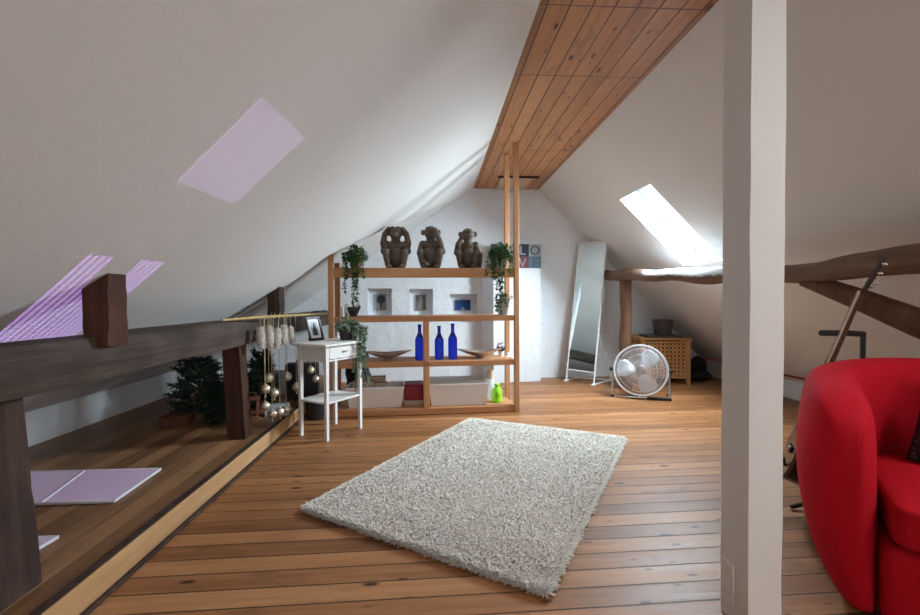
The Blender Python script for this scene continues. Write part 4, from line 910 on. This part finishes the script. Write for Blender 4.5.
mb = MB(); mb.tube([yB+V((0, 0, .01)), V((yB.x, yB.y, .30)), V((yB.x-.02, yB.y-.0, .10))], .011, 8); mb.build('upright', 'black', t)
base = V((yB.x-.02, yB.y, .09)); ft = atz(791, 507, .012); f2 = V((yB.x+.10, yB.y+.2, .012)); f3 = V((yB.x+.16, yB.y-.12, .012))
for e in (ft, f2, f3): MB().tube([base, base.lerp(e, .55)+V((0, 0, .0)), e], .010, 8).build('leg', 'black', t)
e = at(784, 464, 1.90); MB().tube([base+V((0, 0, .06)), base.lerp(e, .6)+V((0, 0, .0)), e, e+V((-.012, -.01, .035))], .008, 8).build('cradle_arm', 'black', t)
e2 = gb+V((-.02, .12, -.02)); MB().tube([base+V((0, 0, .06)), e2.lerp(base, .3), e2, e2+V((-.012, .01, .035))], .008, 8).build('cradle_arm', 'black', t)

# ------------------------------------------------------------------ armchair
CHX, CHY, CHR = 1.785, 1.345, R(-39)
t = thing('armchair', 'bright red upholstered tub armchair beside the white post', 'armchair', (CHX, CHY, 0), CHR)
# plan path of the wrap-around shell (centre line), front tip of one arm round the back to the other
path = []; aw, th = .325, .20
for k in range(9): path.append((-aw-.01*math.sin(math.pi*k/8), -.36+.36*k/8))
for k in range(1, 20): a = math.pi-math.pi*k/20; path.append((aw*math.cos(a), .0+.30*math.sin(a)))
for k in range(9): path.append((aw+.01*math.sin(math.pi*k/8), -.36*k/8))
npth = len(path); vs = []; fs = []; m_ = 28
cumul = [0]
for a, b in zip(path, path[1:]): cumul.append(cumul[-1]+math.dist(a, b))
for i, (x, y) in enumerate(path):
    a, b = path[max(i-1, 0)], path[min(i+1, npth-1)]; tx, ty = b[0]-a[0], b[1]-a[1]; L = math.hypot(tx, ty); nx, ny = -ty/L, tx/L    # outward (left of travel is outside)
    s_ = cumul[i]/cumul[-1]; back = math.sin(math.pi*s_)**1.6; top = .715+.085*back
    endk = min(i, npth-1-i); rnd_ = lerp(endk, ((0, .0), (1, .55), (2, .80), (3, .93), (4, 1), (9, 1)))
    hw2 = th/2*(.35+.65*rnd_); zlo, zhi = .05, top-(1-rnd_)*.10
    for k in range(m_):
        q = 2*math.pi*k/m_; ca, sa = math.cos(q), math.sin(q); e_ = .42
        lx = math.copysign(abs(ca)**e_, ca)*hw2; lz = math.copysign(abs(sa)**.5, sa); zz = (zlo+zhi)/2+(zhi-zlo)/2*lz
        f_ = (zz-.05)/.6; bulge = .030*math.sin(math.pi*min(1, max(0, f_)))-.07*(1-min(1, f_))**1.8   # narrower foot
        off = lx + bulge*(.15+.85*(.5+.5*ca)) + .03*back*max(0, f_-.3)
        vs.append((x+nx*off, y+ny*off-(.02*(1-rnd_)), zz))
fs = [(i*m_+k, i*m_+(k+1) % m_, (i+1)*m_+(k+1) % m_, (i+1)*m_+k) for i in range(npth-1) for k in range(m_)]+[tuple(range(m_-1, -1, -1)), tuple((npth-1)*m_+k for k in range(m_))]
o = MB().add(vs, fs).build('shell', 'red', t, smooth=180); sd_ = o.modifiers.new('soft', 'SUBSURF'); sd_.levels = 1; sd_.render_levels = 2
o = MB().box((0, -.075, .165), (.50, .62, .25), None, .04, seg=4).build('seat_base', 'red', t, smooth=60)
b = bmesh.new(); bmesh.ops.create_cube(b, size=1); bmesh.ops.subdivide_edges(b, edges=b.edges[:], cuts=5, use_grid_fill=True)
for v in b.verts:
    x, y, z_ = v.co; r_ = max(abs(x), abs(y))*2
    puff = 1-.25*(r_**3) ; v.co = V((x*.46, y*.60, z_*.17*puff+.012*(1-r_*r_)*(z_ > 0)))
mb = MB().bm(b); o = mb.build('seat_cushion', 'red', t, smooth=180, loc=(0, -.105, .365)); sd_ = o.modifiers.new('soft', 'SUBSURF'); sd_.levels = 1; sd_.render_levels = 2
for x in (-.2, .2):
    for y in (-.25, .2): MB().lathe([(0, 0), (.018, 0), (.024, .07), (0, .07)], 12, Matrix.Translation((x, y, 0))).build('leg', 'black', t)
# cushion leaning in the seat
b = bmesh.new(); bmesh.ops.create_cube(b, size=1); bmesh.ops.subdivide_edges(b, edges=b.edges[:], cuts=6, use_grid_fill=True)
for v in b.verts:
    x, y, z_ = v.co; r_ = max(abs(x), abs(z_))*2; v.co = V((x*.30*(1-.05*(1-abs(z_)*2)), y*.13*(1-r_**3*.85), z_*.30))
cp = V((CHX, CHY, 0))+Matrix.Rotation(CHR, 3, 'Z') @ V((.05, .07, .565))
o = MB().bm(b).build('cushion', 'cushion', smooth=180, loc=cp); o.rotation_euler = (R(-22), R(14), CHR); tag(o, 'black patterned cushion leaning in the red armchair', 'cushion')
